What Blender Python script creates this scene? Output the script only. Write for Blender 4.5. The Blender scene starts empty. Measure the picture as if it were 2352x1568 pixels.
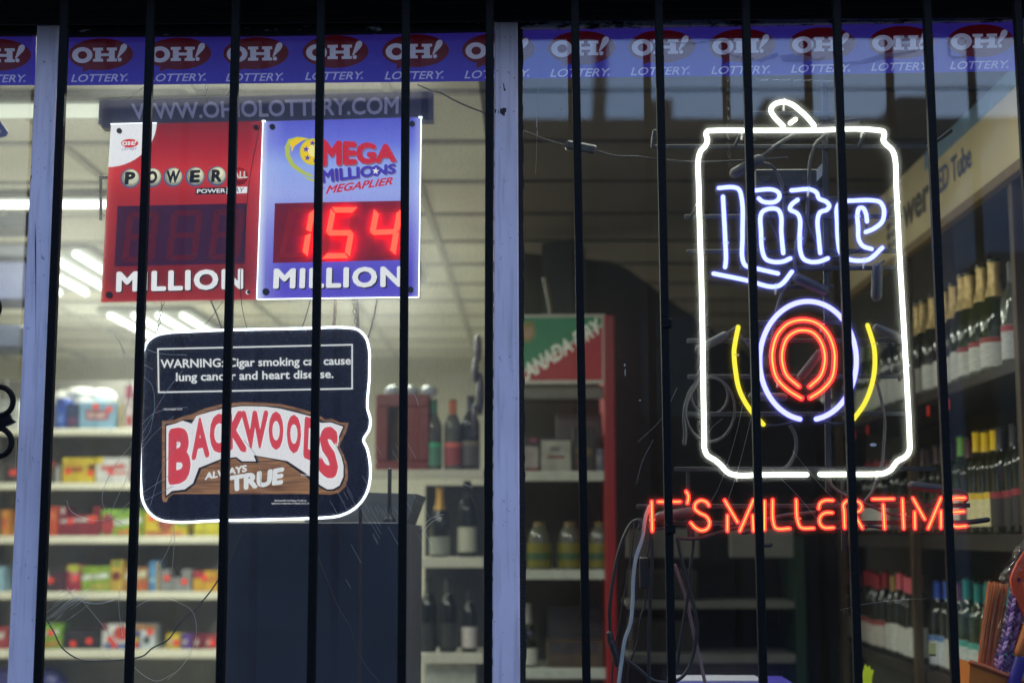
import bpy, bmesh, math, random
from mathutils import Vector, Matrix
from mathutils.geometry import tessellate_polygon

S = bpy.context.scene
COL = S.collection
rnd = random.Random(7)
R = math.radians

# ---------------------------------------------------------------- camera
# photo measurements are written in a 2352 x 1568 pixel frame
F, CX, CY = 3500.0, 1176.0, 784.0
PITCH, YAW = R(7.26), R(0.88)
CAM = Vector((0.0, -3.10, 1.50))
cd = bpy.data.cameras.new("camera")
cam = bpy.data.objects.new("camera", cd)
COL.objects.link(cam)
cam.location = CAM
cam.rotation_euler = (math.pi / 2 + PITCH, 0, YAW)
cd.sensor_width = 36.0
cd.lens = F / 2352 * 36.0
cd.clip_start, cd.clip_end = 0.05, 400
cd.dof.use_dof = True
cd.dof.focus_distance = 3.16
cd.dof.aperture_fstop = 2.6
cd.dof.aperture_blades = 9
S.camera = cam

# ---------------------------------------------------------------- world, dusk sky
SUN_EL, SUN_ROT = R(30), R(158)
w = bpy.data.worlds.new("World")
S.world = w
w.use_nodes = True
nt = w.node_tree
bg = nt.nodes["Background"]
sky = nt.nodes.new("ShaderNodeTexSky")
sky.sky_type = 'NISHITA'
sky.sun_disc = False
sky.sun_elevation = SUN_EL
sky.sun_rotation = SUN_ROT
sky.ozone_density = 6.0
sky.dust_density = 0.3
nt.links.new(sky.outputs[0], bg.inputs[0])
bg.inputs[1].default_value = 0.15
sl = bpy.data.lights.new("sun", 'SUN')
sl.energy = 0.03          # dusk: next to no direct sun
sl.angle = R(10)
sl.color = (1.0, 0.86, 0.72)
so = bpy.data.objects.new("sun", sl)
COL.objects.link(so)
so.location = (0, -60, 40)
so.rotation_euler = (math.pi / 2 - SUN_EL, 0, math.pi - SUN_ROT)   # from the street side

S.view_settings.view_transform = 'Standard'
S.view_settings.look = 'None'
EXPO = 1.0                # the picture is exposed for the dim dusk light
S.view_settings.exposure = EXPO
K = 2.0 ** -EXPO           # lamps and lit signs are set for exposure 0
S.view_settings.gamma = 1.0
S.cycles.use_denoising = True
S.cycles.max_bounces = 7
S.cycles.diffuse_bounces = 3
S.cycles.glossy_bounces = 3
S.cycles.transmission_bounces = 4
S.cycles.transparent_max_bounces = 16
S.cycles.caustics_reflective = False
S.cycles.caustics_refractive = False
S.cycles.sample_clamp_indirect = 4.0


# ---------------------------------------------------------------- pixel -> place
_cy, _sy, _cp, _sp = math.cos(YAW), math.sin(YAW), math.cos(PITCH), math.sin(PITCH)
FWD = Vector((-_sy * _cp, _cy * _cp, _sp))
RGT = Vector((_cy, _sy, 0))
UPV = RGT.cross(FWD)


def ray(px, py):
    return FWD * F + RGT * (px - CX) - UPV * (py - CY)


def at(px, py, Y):
    d = ray(px, py)
    return CAM + d * ((Y - CAM.y) / d.y)


def atz(px, py, z):
    d = ray(px, py)
    return CAM + d * ((z - CAM.z) / d.z)


def ppm(Y):
    """photo pixels per metre at depth Y"""
    return F / (Y - CAM.y)


def lin(r, g, b):
    return tuple((c / 255 / 12.92) if c / 255 <= 0.04045 else ((c / 255 + 0.055) / 1.055) ** 2.4 for c in (r, g, b))


# ---------------------------------------------------------------- mesh builder
class MB:
    def __init__(s):
        s.v, s.f, s.m = [], [], []

    def add(s, verts, faces, mi=0):
        o = len(s.v)
        s.v += [Vector(v) for v in verts]
        s.f += [tuple(i + o for i in f) for f in faces]
        s.m += [mi] * len(faces)
        return s

    def box(s, lo, hi, c=0.0, mi=0):
        lo, hi = Vector(lo), Vector(hi)
        if c <= 0:
            x0, y0, z0 = lo
            x1, y1, z1 = hi
            return s.add([(x0, y0, z0), (x1, y0, z0), (x1, y1, z0), (x0, y1, z0), (x0, y0, z1), (x1, y0, z1), (x1, y1, z1), (x0, y1, z1)],
                         [(0, 3, 2, 1), (4, 5, 6, 7), (0, 1, 5, 4), (1, 2, 6, 5), (2, 3, 7, 6), (3, 0, 4, 7)], mi)
        bm = bmesh.new()
        for sx in (0, 1):
            for sy in (0, 1):
                for sz in (0, 1):
                    p = Vector((hi.x if sx else lo.x, hi.y if sy else lo.y, hi.z if sz else lo.z))
                    d = Vector((-1 if sx else 1, -1 if sy else 1, -1 if sz else 1)) * c
                    for k in range(3):
                        q = p + d
                        q[k] = p[k]
                        bm.verts.new(q)
        r = bmesh.ops.convex_hull(bm, input=bm.verts)
        bm.verts.index_update()
        s.add([v.co.copy() for v in bm.verts], [tuple(v.index for v in f.verts) for f in bm.faces], mi)
        bm.free()
        return s

    def beam(s, a, b, wx, wy, c=0.0, mi=0):
        """box of section wx (across) by wy (deep) along a-b"""
        a, b = Vector(a), Vector(b)
        d = (b - a)
        L = d.length
        d.normalize()
        e = Vector((0, 1, 0)) if abs(d.y) < 0.9 else Vector((1, 0, 0))
        u = e.cross(d).normalized()
        v = d.cross(u)
        t = MB().box((-wx / 2, -wy / 2, 0), (wx / 2, wy / 2, L), c)
        # v may flip; fine
        return s.add([a + u * p.x + v * p.y + d * p.z for p in t.v], t.f, mi)

    def poly(s, loops, Y, t, mi=0, world=False):
        """flat shape: pixel loops (first outer, rest holes) at depth Y, thickness t away from the camera"""
        L = [[Vector((x, -y, 0)) for x, y in lp] for lp in loops]
        tris = tessellate_polygon(L)
        flat = [(x, y) for lp in loops for x, y in lp]
        n = len(flat)
        fr = [at(x, y, Y) for x, y in flat]
        bk = [Vector((p.x, Y + t, p.z)) for p in fr]
        faces = [tuple(q) for q in tris] + [tuple(i + n for i in reversed(q)) for q in tris]
        o = 0
        for lp in loops:
            k = len(lp)
            for i in range(k):
                j = (i + 1) % k
                faces.append((o + i, o + j, o + j + n, o + i + n))
            o += k
        return s.add(fr + bk, faces, mi)

    def tube(s, pts, r, n=10, smooth=True, closed=False, caps=True, flat=1.0, res=4, mi=0):
        P = [Vector(p) for p in pts]
        if smooth and len(P) > 2:
            P = catmull(P, closed, res)
        m = len(P)
        T = []
        for i in range(m):
            a = P[(i - 1) % m] if (closed or i > 0) else P[i]
            b = P[(i + 1) % m] if (closed or i < m - 1) else P[i]
            d = (b - a)
            T.append(d.normalized() if d.length > 1e-9 else Vector((0, 0, 1)))
        ref = Vector((0, 1, 0))
        if abs(T[0].dot(ref)) > 0.95:
            ref = Vector((1, 0, 0))
        U = (ref - T[0] * ref.dot(T[0])).normalized()
        rings = []
        for i in range(m):
            U = (U - T[i] * U.dot(T[i]))
            U = U.normalized() if U.length > 1e-6 else T[i].orthogonal().normalized()
            V = T[i].cross(U)
            rings.append((P[i], U.copy(), V, r if not callable(r) else r(i / (m - 1))))
        if caps and not closed:
            def capr(ring, d, seq):
                p, u, v, rr = ring
                return [(p + d * rr * math.sin(a), u, v, rr * math.cos(a)) for a in seq]
            rings = capr(rings[0], -T[0], (1.35, 0.9, 0.45)) + rings + capr(rings[-1], T[-1], (0.45, 0.9, 1.35))
        vs, fs = [], []
        for p, u, v, rr in rings:
            for k in range(n):
                a = 2 * math.pi * k / n
                vs.append(p + u * (math.cos(a) * rr * flat) + v * (math.sin(a) * rr))
        q = len(rings)
        for i in range(q if closed else q - 1):
            i2 = (i + 1) % q
            for k in range(n):
                k2 = (k + 1) % n
                fs.append((i * n + k, i * n + k2, i2 * n + k2, i2 * n + k))
        if not closed:
            fs.append(tuple(range(n - 1, -1, -1)))
            fs.append(tuple((q - 1) * n + k for k in range(n)))
        return s.add(vs, fs, mi)

    def lathe(s, prof, c=(0, 0, 0), n=20, mi=0):
        c = Vector(c)
        vs, fs = [], []
        for r, z in prof:
            for k in range(n):
                a = 2 * math.pi * k / n
                vs.append(c + Vector((r * math.cos(a), r * math.sin(a), z)))
        for i in range(len(prof) - 1):
            for k in range(n):
                k2 = (k + 1) % n
                fs.append((i * n + k, i * n + k2, (i + 1) * n + k2, (i + 1) * n + k))
        fs.append(tuple(range(n - 1, -1, -1)))
        fs.append(tuple((len(prof) - 1) * n + k for k in range(n)))
        return s.add(vs, fs, mi)

    def blob(s, c, rx, ry, rz, n=12, mi=0):
        prof = []
        for i in range(n + 1):
            a = -math.pi / 2 + math.pi * i / n
            prof.append((max(1e-4, math.cos(a)), math.sin(a)))
        t = MB().lathe(prof, n=n + 4)
        return s.add([Vector((c[0] + p.x * rx, c[1] + p.y * ry, c[2] + p.z * rz)) for p in t.v], t.f, mi)

    def clip_x(s, x, keep_left=True):
        bm = bmesh.new()
        vs = [bm.verts.new(v) for v in s.v]
        for f in s.f:
            try:
                bm.faces.new([vs[i] for i in f])
            except ValueError:
                pass
        bmesh.ops.bisect_plane(bm, geom=bm.verts[:] + bm.edges[:] + bm.faces[:], plane_co=(x, 0, 0), plane_no=(1 if keep_left else -1, 0, 0), clear_outer=True)
        bm.verts.index_update()
        s.v = [v.co.copy() for v in bm.verts]
        s.f = [tuple(v.index for v in f.verts) for f in bm.faces]
        s.m = [0] * len(s.f)
        bm.free()
        return s


def catmull(P, closed, res):
    n = len(P)
    out = []
    segs = n if closed else n - 1
    for i in range(segs):
        p1, p2 = P[i], P[(i + 1) % n]
        p0 = P[(i - 1) % n] if (closed or i > 0) else p1 * 2 - p2
        p3 = P[(i + 2) % n] if (closed or i + 2 < n) else p2 * 2 - p1
        # centripetal-like: chord scaled tangents keep tight bends tidy
        l = (p2 - p1).length
        l0, l2 = max((p1 - p0).length, 1e-6), max((p3 - p2).length, 1e-6)
        m1 = ((p1 - p0) / l0 * l + (p2 - p1)) * 0.5 if l0 < 1e5 else p2 - p1
        m2 = ((p2 - p1) + (p3 - p2) / l2 * l) * 0.5
        for k in range(res):
            t = k / res
            h1, h2, h3, h4 = 2 * t ** 3 - 3 * t ** 2 + 1, t ** 3 - 2 * t ** 2 + t, -2 * t ** 3 + 3 * t ** 2, t ** 3 - t ** 2
            out.append(p1 * h1 + m1 * h2 + p2 * h3 + m2 * h4)
    if not closed:
        out.append(P[-1].copy())
    return out


def pxs(pts, Y):
    return [at(p[0], p[1], p[2] if len(p) > 2 else Y) for p in pts]


# text -> outlines fitted into a pixel quad (top left, top right, bottom right, bottom left)
_tcache = {}


def glyphs(txt, bold, shear, spacing):
    key = (txt, bold, shear, spacing)
    if key in _tcache:
        return _tcache[key]
    cu = bpy.data.curves.new("lettering_outline", 'FONT')
    cu.body = txt
    cu.size = 1.0
    cu.shear = shear
    cu.space_character = spacing
    cu.extrude = 0.5
    cu.resolution_u = 3
    o = bpy.data.objects.new("lettering_outline", cu)
    me = bpy.data.meshes.new_from_object(o)
    v = [p.co.copy() for p in me.vertices]
    f = [tuple(p.vertices) for p in me.polygons]
    bpy.data.meshes.remove(me)
    bpy.data.objects.remove(o)
    bpy.data.curves.remove(cu)
    x0, x1 = min(p.x for p in v), max(p.x for p in v)
    y0, y1 = min(p.y for p in v), max(p.y for p in v)
    if bold > 0:        # heavier strokes: the same outlines laid over each other, nudged round a small circle
        bx, fx = [], []
        for k in range(9):
            dx, dy = (0, 0) if k == 8 else (bold * math.cos(k * math.pi / 4), bold * math.sin(k * math.pi / 4))
            o_ = len(bx)
            bx += [Vector((p.x + dx, p.y + dy, p.z * (1 - .02 * k))) for p in v]
            fx += [tuple(i + o_ for i in q) for q in f]
        v, f = bx, fx
        x0, x1, y0, y1 = x0 - bold, x1 + bold, y0 - bold, y1 + bold
    v = [Vector(((p.x - x0) / (x1 - x0), (p.y - y0) / (y1 - y0), p.z + 0.5)) for p in v]
    _tcache[key] = (v, f)
    return v, f


def text(mb, txt, quad, Y, t=0.001, bold=0.0, shear=0.0, spacing=1.0, mi=0, arch=None):
    v, f = glyphs(txt, bold, shear, spacing)
    tl, tr, br, bl = [Vector(q) for q in quad]
    out = []
    for p in v:
        top = tl.lerp(tr, p.x)
        bot = bl.lerp(br, p.x)
        q = bot.lerp(top, p.y)
        if arch:
            q = q + Vector((0, arch(p.x, p.y)))
        w = at(q.x, q.y, Y)
        out.append((w.x, Y + (1 - p.z) * t, w.z))
    return mb.add(out, f, mi)


def ell(cx, cy, rx, ry, n=28, a0=0.0, a1=2 * math.pi):
    full = abs(a1 - a0 - 2 * math.pi) < 1e-6
    k = n if full else n + 1
    return [(cx + rx * math.cos(a0 + (a1 - a0) * i / n), cy + ry * math.sin(a0 + (a1 - a0) * i / n)) for i in range(k)]


# ---------------------------------------------------------------- materials
def mat(name, col, rough=0.5, metal=0.0, var=0.12, scale=30.0, bump=0.0, emit=None, estr=0.0, spec=0.5, coat=0.0, stretch=None):
    m = bpy.data.materials.new(name)
    m.use_nodes = True
    N, L = m.node_tree.nodes, m.node_tree.links
    b = N["Principled BSDF"]
    b.inputs["Roughness"].default_value = rough
    b.inputs["Metallic"].default_value = metal
    b.inputs["Specular IOR Level"].default_value = spec
    b.inputs["Coat Weight"].default_value = coat
    tc = N.new("ShaderNodeTexCoord")
    mp = N.new("ShaderNodeMapping")
    if stretch:
        mp.inputs["Scale"].default_value = stretch
    no = N.new("ShaderNodeTexNoise")
    no.inputs["Scale"].default_value = scale
    no.inputs["Detail"].default_value = 4
    L.new(tc.outputs["Object"], mp.inputs[0])
    L.new(mp.outputs[0], no.inputs[0])
    rp = N.new("ShaderNodeValToRGB")
    rp.color_ramp.elements[0].position = 0.3
    rp.color_ramp.elements[1].position = 0.7
    rp.color_ramp.elements[0].color = tuple(c * (1 - var) for c in col) + (1,)
    rp.color_ramp.elements[1].color = tuple(min(1, c * (1 + var)) for c in col) + (1,)
    L.new(no.outputs[0], rp.inputs[0])
    L.new(rp.outputs[0], b.inputs["Base Color"])
    if bump > 0:
        bp = N.new("ShaderNodeBump")
        bp.inputs["Strength"].default_value = bump
        bp.inputs["Distance"].default_value = 0.004
        L.new(no.outputs[0], bp.inputs["Height"])
        L.new(bp.outputs[0], b.inputs["Normal"])
    if emit:
        b.inputs["Emission Color"].default_value = tuple(emit) + (1,)
        b.inputs["Emission Strength"].default_value = estr * K
    return m


def emat(name, col, strength):
    m = bpy.data.materials.new(name)
    m.use_nodes = True
    N, L = m.node_tree.nodes, m.node_tree.links
    N.remove(N["Principled BSDF"])
    e = N.new("ShaderNodeEmission")
    e.inputs[0].default_value = tuple(col) + (1,)
    e.inputs[1].default_value = strength * K
    L.new(e.outputs[0], N["Material Output"].inputs[0])
    return m


def gradmat(name, stops, z0, z1, strength, axis=2, side=None):
    """backlit print: colour bands running along one axis of the sheet; side = (stops, x0, x1) multiplies across it"""
    m = bpy.data.materials.new(name)
    m.use_nodes = True
    N, L = m.node_tree.nodes, m.node_tree.links
    b = N["Principled BSDF"]
    g = N.new("ShaderNodeNewGeometry")
    sx = N.new("ShaderNodeSeparateXYZ")
    L.new(g.outputs["Position"], sx.inputs[0])

    def ramp(ax, a, c, st):
        mr = N.new("ShaderNodeMapRange")
        mr.inputs[1].default_value, mr.inputs[2].default_value = a, c
        L.new(sx.outputs[ax], mr.inputs[0])
        rp = N.new("ShaderNodeValToRGB")
        el = rp.color_ramp.elements
        while len(el) < len(st):
            el.new(0.5)
        for e, (p, col) in zip(el, st):
            e.position = p
            e.color = tuple(col) + (1,)
        L.new(mr.outputs[0], rp.inputs[0])
        return rp.outputs[0]
    out = ramp(axis, z0, z1, stops)
    if side:
        s2 = ramp(0, side[1], side[2], side[0])
        mx = N.new("ShaderNodeMix")
        mx.data_type = 'RGBA'
        mx.blend_type = 'SCREEN'
        mx.inputs[0].default_value = 1.0
        L.new(out, mx.inputs[6])
        L.new(s2, mx.inputs[7])
        out = mx.outputs[2]
    b.inputs["Base Color"].default_value = (0.02, 0.02, 0.02, 1)
    b.inputs["Roughness"].default_value = 0.35
    L.new(out, b.inputs["Emission Color"])
    b.inputs["Emission Strength"].default_value = strength * K
    return m


def shellmat(name, col, strength, fac):
    m = bpy.data.materials.new(name)
    m.use_nodes = True
    N, L = m.node_tree.nodes, m.node_tree.links
    N.remove(N["Principled BSDF"])
    e = N.new("ShaderNodeEmission")
    e.inputs[0].default_value = tuple(col) + (1,)
    e.inputs[1].default_value = strength * K
    t = N.new("ShaderNodeBsdfTransparent")
    x = N.new("ShaderNodeMixShader")
    x.inputs[0].default_value = fac
    L.new(t.outputs[0], x.inputs[1])
    L.new(e.outputs[0], x.inputs[2])
    L.new(x.outputs[0], N["Material Output"].inputs[0])
    return m


def glassmat(name, haze, speck, grime, smear):
    m = bpy.data.materials.new(name)
    m.use_nodes = True
    N, L = m.node_tree.nodes, m.node_tree.links
    N.remove(N["Principled BSDF"])
    tr = N.new("ShaderNodeBsdfTransparent")
    tr.inputs[0].default_value = (0.965, 0.98, 0.975, 1)
    gl = N.new("ShaderNodeBsdfGlossy")
    gl.inputs["Roughness"].default_value = 0.0
    gl.inputs[0].default_value = (1, 1, 1, 1)
    lw = N.new("ShaderNodeLayerWeight")

    def mth(op, a, b=None):
        n = N.new("ShaderNodeMath")
        n.operation = op
        for i, q in enumerate((a, b)):
            if q is None:
                continue
            if isinstance(q, (int, float)):
                n.inputs[i].default_value = q
            else:
                L.new(q, n.inputs[i])
        return n.outputs[0]
    fr = mth('ADD', mth('MULTIPLY', mth('POWER', lw.outputs["Facing"], 5.0), 0.95), 0.040)
    # greasy film: a little of the light is bent by a few degrees on its way through
    rf = N.new("ShaderNodeBsdfRefraction")
    rf.distribution = 'BECKMANN'
    rf.inputs["IOR"].default_value = 1.12
    rf.inputs["Roughness"].default_value = 0.72
    x0 = N.new("ShaderNodeMixShader")
    x0.inputs[0].default_value = smear
    L.new(tr.outputs[0], x0.inputs[1])
    L.new(rf.outputs[0], x0.inputs[2])
    x1 = N.new("ShaderNodeMixShader")
    L.new(fr, x1.inputs[0])
    L.new(x0.outputs[0], x1.inputs[1])
    L.new(gl.outputs[0], x1.inputs[2])
    tc = N.new("ShaderNodeTexCoord")

    def noise(scale, det, stretch, lo, hi, gain):
        mp = N.new("ShaderNodeMapping")
        mp.inputs["Scale"].default_value = stretch
        L.new(tc.outputs["Object"], mp.inputs[0])
        no = N.new("ShaderNodeTexNoise")
        no.inputs["Scale"].default_value = scale
        no.inputs["Detail"].default_value = det
        L.new(mp.outputs[0], no.inputs[0])
        mr = N.new("ShaderNodeMapRange")
        mr.inputs[1].default_value, mr.inputs[2].default_value = lo, hi
        mr.inputs[3].default_value, mr.inputs[4].default_value = 0, gain
        L.new(no.outputs[0], mr.inputs[0])
        return mr.outputs[0]
    d = mth('ADD', noise(300, 2, (1, 1, 0.8), 0.60, 0.74, speck), noise(420, 1, (1, 1, 0.12), 0.60, 0.85, speck * 0.8))
    d = mth('ADD', d, noise(3.0, 5, (1, 1, 0.6), 0.35, 0.75, grime))
    d = mth('ADD', d, haze)
    df = N.new("ShaderNodeBsdfDiffuse")
    df.inputs[0].default_value = (0.62, 0.62, 0.60, 1)
    x2 = N.new("ShaderNodeMixShader")
    L.new(d, x2.inputs[0])
    L.new(x1.outputs[0], x2.inputs[1])
    L.new(df.outputs[0], x2.inputs[2])
    L.new(x2.outputs[0], N["Material Output"].inputs[0])
    return m


_mc = {}


def cm(r, g, b, rough=0.5, **k):
    """plain painted / printed colour given as it looks in neutral light (sRGB)"""
    key = (r, g, b, rough, tuple(sorted(k.items())))
    if key not in _mc:
        _mc[key] = mat("printed_%02x%02x%02x" % (r, g, b), lin(r, g, b), rough, **k)
    return _mc[key]


# ---------------------------------------------------------------- objects
def mesh(name, mb, mats, origin=Vector((0, 0, 0)), sharp=35):
    me = bpy.data.meshes.new(name)
    me.from_pydata([tuple(v - origin) for v in mb.v], [], mb.f)
    if not isinstance(mats, (list, tuple)):
        mats = [mats]
    for m in mats:
        me.materials.append(m)
    if len(mats) > 1:
        me.polygons.foreach_set("material_index", mb.m)
    bm = bmesh.new()
    bm.from_mesh(me)
    bmesh.ops.recalc_face_normals(bm, faces=bm.faces[:])
    bm.to_mesh(me)
    bm.free()
    me.polygons.foreach_set("use_smooth", [True] * len(me.polygons))
    me.set_sharp_from_angle(angle=R(sharp))
    me.update()
    return me


def tag(o, label=None, cat=None, group=None, kind=None):
    if label:
        o["label"] = label
    if cat:
        o["category"] = cat
    if group:
        o["group"] = group
    if kind:
        o["kind"] = kind
    return o


def thing(name, loc, label, cat, group=None, kind=None):
    o = bpy.data.objects.new(name, None)
    o.empty_display_size = 0.05
    o.location = loc
    COL.objects.link(o)
    return tag(o, label, cat, group, kind)


def part(name, mb, m, parent, label=None, sharp=35):
    root = parent
    while root.parent:
        root = root.parent
    o = bpy.data.objects.new(name, mesh(name, mb, m, Vector(root.location), sharp))
    o.parent = parent
    COL.objects.link(o)
    if label:
        o["label"] = label
    return o


def solo(name, mb, m, label=None, cat=None, group=None, kind=None, sharp=35):
    lo = Vector((min(v.x for v in mb.v), min(v.y for v in mb.v), min(v.z for v in mb.v)))
    hi = Vector((max(v.x for v in mb.v), max(v.y for v in mb.v), max(v.z for v in mb.v)))
    org = Vector(((lo.x + hi.x) / 2, (lo.y + hi.y) / 2, lo.z))
    o = bpy.data.objects.new(name, mesh(name, mb, m, org, sharp))
    o.location = org
    COL.objects.link(o)
    return tag(o, label, cat, group, kind)


ORD = "first second third fourth fifth sixth seventh eighth ninth tenth eleventh twelfth thirteenth fourteenth fifteenth sixteenth seventeenth eighteenth nineteenth twentieth".split()

# =====================================================================================
# SETTING
# =====================================================================================
ROOM_X0, ROOM_X1, ROOM_Y1, CEIL = -4.7, 1.78, 8.5, 2.86
M_black = mat("black_paint", (0.006, 0.006, 0.008), 0.55, var=0.4, scale=60, bump=0.15)
M_bar = mat("black_iron", (0.0035, 0.0034, 0.004), 0.6, var=0.5, scale=120, bump=0.35, spec=0.16)
M_rubber = mat("cracked_rubber", (0.012, 0.010, 0.011), 0.75, var=0.6, scale=120, bump=0.6, stretch=(1, 1, 2.5))
M_wall_out = mat("dark_brick", (0.06, 0.05, 0.05), 0.9, var=0.3, scale=12)

solo("floor", MB().box((ROOM_X0, 0.25, -0.1), (ROOM_X1, ROOM_Y1, 0.0)), mat("floor_tile", (0.5, 0.48, 0.41), 0.5, var=0.25, scale=3), kind="structure")
solo("pavement", MB().box((-30, -4.6, -0.16), (30, -0.02, -0.012)), mat("dark_paving", (0.045, 0.045, 0.048), 0.9, var=0.2, scale=2), kind="structure")  # even dark tone keeps its reflection in the glass low
solo("road", MB().box((-60, -40, -0.3), (60, -4.6, -0.14)), mat("asphalt", (0.03, 0.03, 0.032), 0.9, var=0.3, scale=4), kind="structure")

# ceiling and its grid
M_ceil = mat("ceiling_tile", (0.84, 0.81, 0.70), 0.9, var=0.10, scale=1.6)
M_ceil_d = mat("shaded_ceiling_board", (0.10, 0.082, 0.066), 0.9, var=0.25, scale=1.2)  # dimness of the right-hand ceiling is put into its colour
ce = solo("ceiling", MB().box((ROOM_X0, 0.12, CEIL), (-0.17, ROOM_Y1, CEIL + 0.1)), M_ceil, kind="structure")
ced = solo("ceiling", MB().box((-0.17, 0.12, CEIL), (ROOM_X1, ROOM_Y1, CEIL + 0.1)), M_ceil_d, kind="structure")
g = MB()
for k in range(13):
    y = 0.86 + 0.6 * k
    if y < ROOM_Y1 - 0.1:
        g.box((ROOM_X0, y - 0.016, CEIL - 0.012), (-0.17, y + 0.016, CEIL - 0.0005))
for k in range(8):
    x = -0.45 - 0.6 * k
    g.box((x - 0.013, 0.13, CEIL - 0.0145), (x + 0.013, ROOM_Y1, CEIL - 0.0008))
part("ceiling_grid", g, mat("ceiling_runner", (0.52, 0.50, 0.44), 0.6, var=0.1), ce)
g = MB()
for k in range(13):
    y = 0.86 + 0.6 * k
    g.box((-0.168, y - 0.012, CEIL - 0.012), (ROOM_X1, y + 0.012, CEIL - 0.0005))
part("ceiling_grid", g, mat("shaded_ceiling_runner", (0.055, 0.046, 0.038), 0.6, var=0.1), ced)  # runners darkened to match the dim right-hand ceiling

M_back = mat("cream_wall_paint", (0.70, 0.68, 0.57), 0.8, var=0.12, scale=1.5)
solo("back_wall", MB().box((ROOM_X0, ROOM_Y1, 0), (ROOM_X1, ROOM_Y1 + 0.1, CEIL)), M_back, kind="structure")
solo("side_wall", MB().box((ROOM_X0 - 0.1, 0.0, 0), (ROOM_X0, ROOM_Y1 + 0.1, CEIL + 0.1)), M_back, kind="structure")
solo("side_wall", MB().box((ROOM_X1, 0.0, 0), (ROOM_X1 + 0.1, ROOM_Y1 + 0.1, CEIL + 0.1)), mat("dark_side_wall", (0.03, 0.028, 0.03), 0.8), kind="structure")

# store front round the window
zt = at(1200, 60, -0.03).z
sf = MB()
sf.box((-30, 0.0, 0), (ROOM_X0 - 0.1, 0.2, 4.2))
sf.box((ROOM_X1 + 0.1, 0.0, 0), (30, 0.2, 4.2))
sf.box((ROOM_X0 - 0.1, -0.02, 0.0), (ROOM_X1 + 0.1, 0.2, 0.72))
sf.box((ROOM_X0 - 0.1, -0.02, zt + 0.03), (ROOM_X1 + 0.1, 0.12, 4.2))
solo("storefront_wall", sf, M_wall_out, kind="structure")
# awning over the pavement
aw = MB().box((-6, -0.30, 2.74), (6, -0.03, 2.82), 0.01)
aw.box((-6, -0.30, 2.634), (6, -0.27, 2.74))
solo("awning", aw, mat("awning_sheet", (0.03, 0.03, 0.04), 0.7), "dark shallow awning over the barred shop window", "awning")

# ------------------------------------------------ the shop window
SW = thing("shop_window", at(1180, 1650, 0.0), "shop window in three panes with pale lavender mullions", "window", kind="structure")
GZ0, GZ1 = 0.72, zt + 0.02
M_gl = glassmat("dusty_glass", 0.016, 0.10, 0.035, 0.03)
M_gr = glassmat("clean_glass", 0.001, 0.03, 0.002, 0.07)


def xw(px, Y=0.0):
    return at(px, 784, Y).x


part("glass_pane", MB().box((-4.4, 0, GZ0), (xw(46), 0.006, GZ1)), M_gl, SW)
part("glass_pane", MB().box((xw(112), 0, GZ0), (xw(1150), 0.006, GZ1)), M_gl, SW)
part("glass_pane", MB().box((xw(1182), 0, GZ0), (1.74, 0.006, GZ1)), M_gr, SW)


def paint_mat():
    m = mat("lavender_paint", (0.97, 0.82, 0.92), 0.5, var=0.04, scale=18, bump=0.15, stretch=(1, 1, 0.4))
    N, L = m.node_tree.nodes, m.node_tree.links
    b = N["Principled BSDF"]
    old = b.inputs["Base Color"].links[0].from_socket
    tc = N.new("ShaderNodeTexCoord")

    def runs(scale, st, lo, hi, gain):
        mp = N.new("ShaderNodeMapping")
        mp.inputs["Scale"].default_value = st
        no = N.new("ShaderNodeTexNoise")
        no.inputs["Scale"].default_value = scale
        no.inputs["Detail"].default_value = 6
        mr = N.new("ShaderNodeMapRange")
        mr.inputs[1].default_value, mr.inputs[2].default_value, mr.inputs[3].default_value, mr.inputs[4].default_value = lo, hi, 0, gain
        L.new(tc.outputs["Object"], mp.inputs[0])
        L.new(mp.outputs[0], no.inputs[0])
        L.new(no.outputs[0], mr.inputs[0])
        return mr.outputs[0]
    for sc_, st, lo, hi, gain in ((90, (1, 1, .06), .5, .8, .45), (140, (1, 1, .7), .66, .74, .7), (6, (1, 1, .5), .4, .75, .3)):
        mx = N.new("ShaderNodeMix")
        mx.data_type = 'RGBA'
        L.new(runs(sc_, st, lo, hi, gain), mx.inputs[0])
        L.new(old, mx.inputs[6])
        mx.inputs[7].default_value = (.22, .19, .22, 1)
        old = mx.outputs[2]
    L.new(old, b.inputs["Base Color"])
    return m


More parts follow.
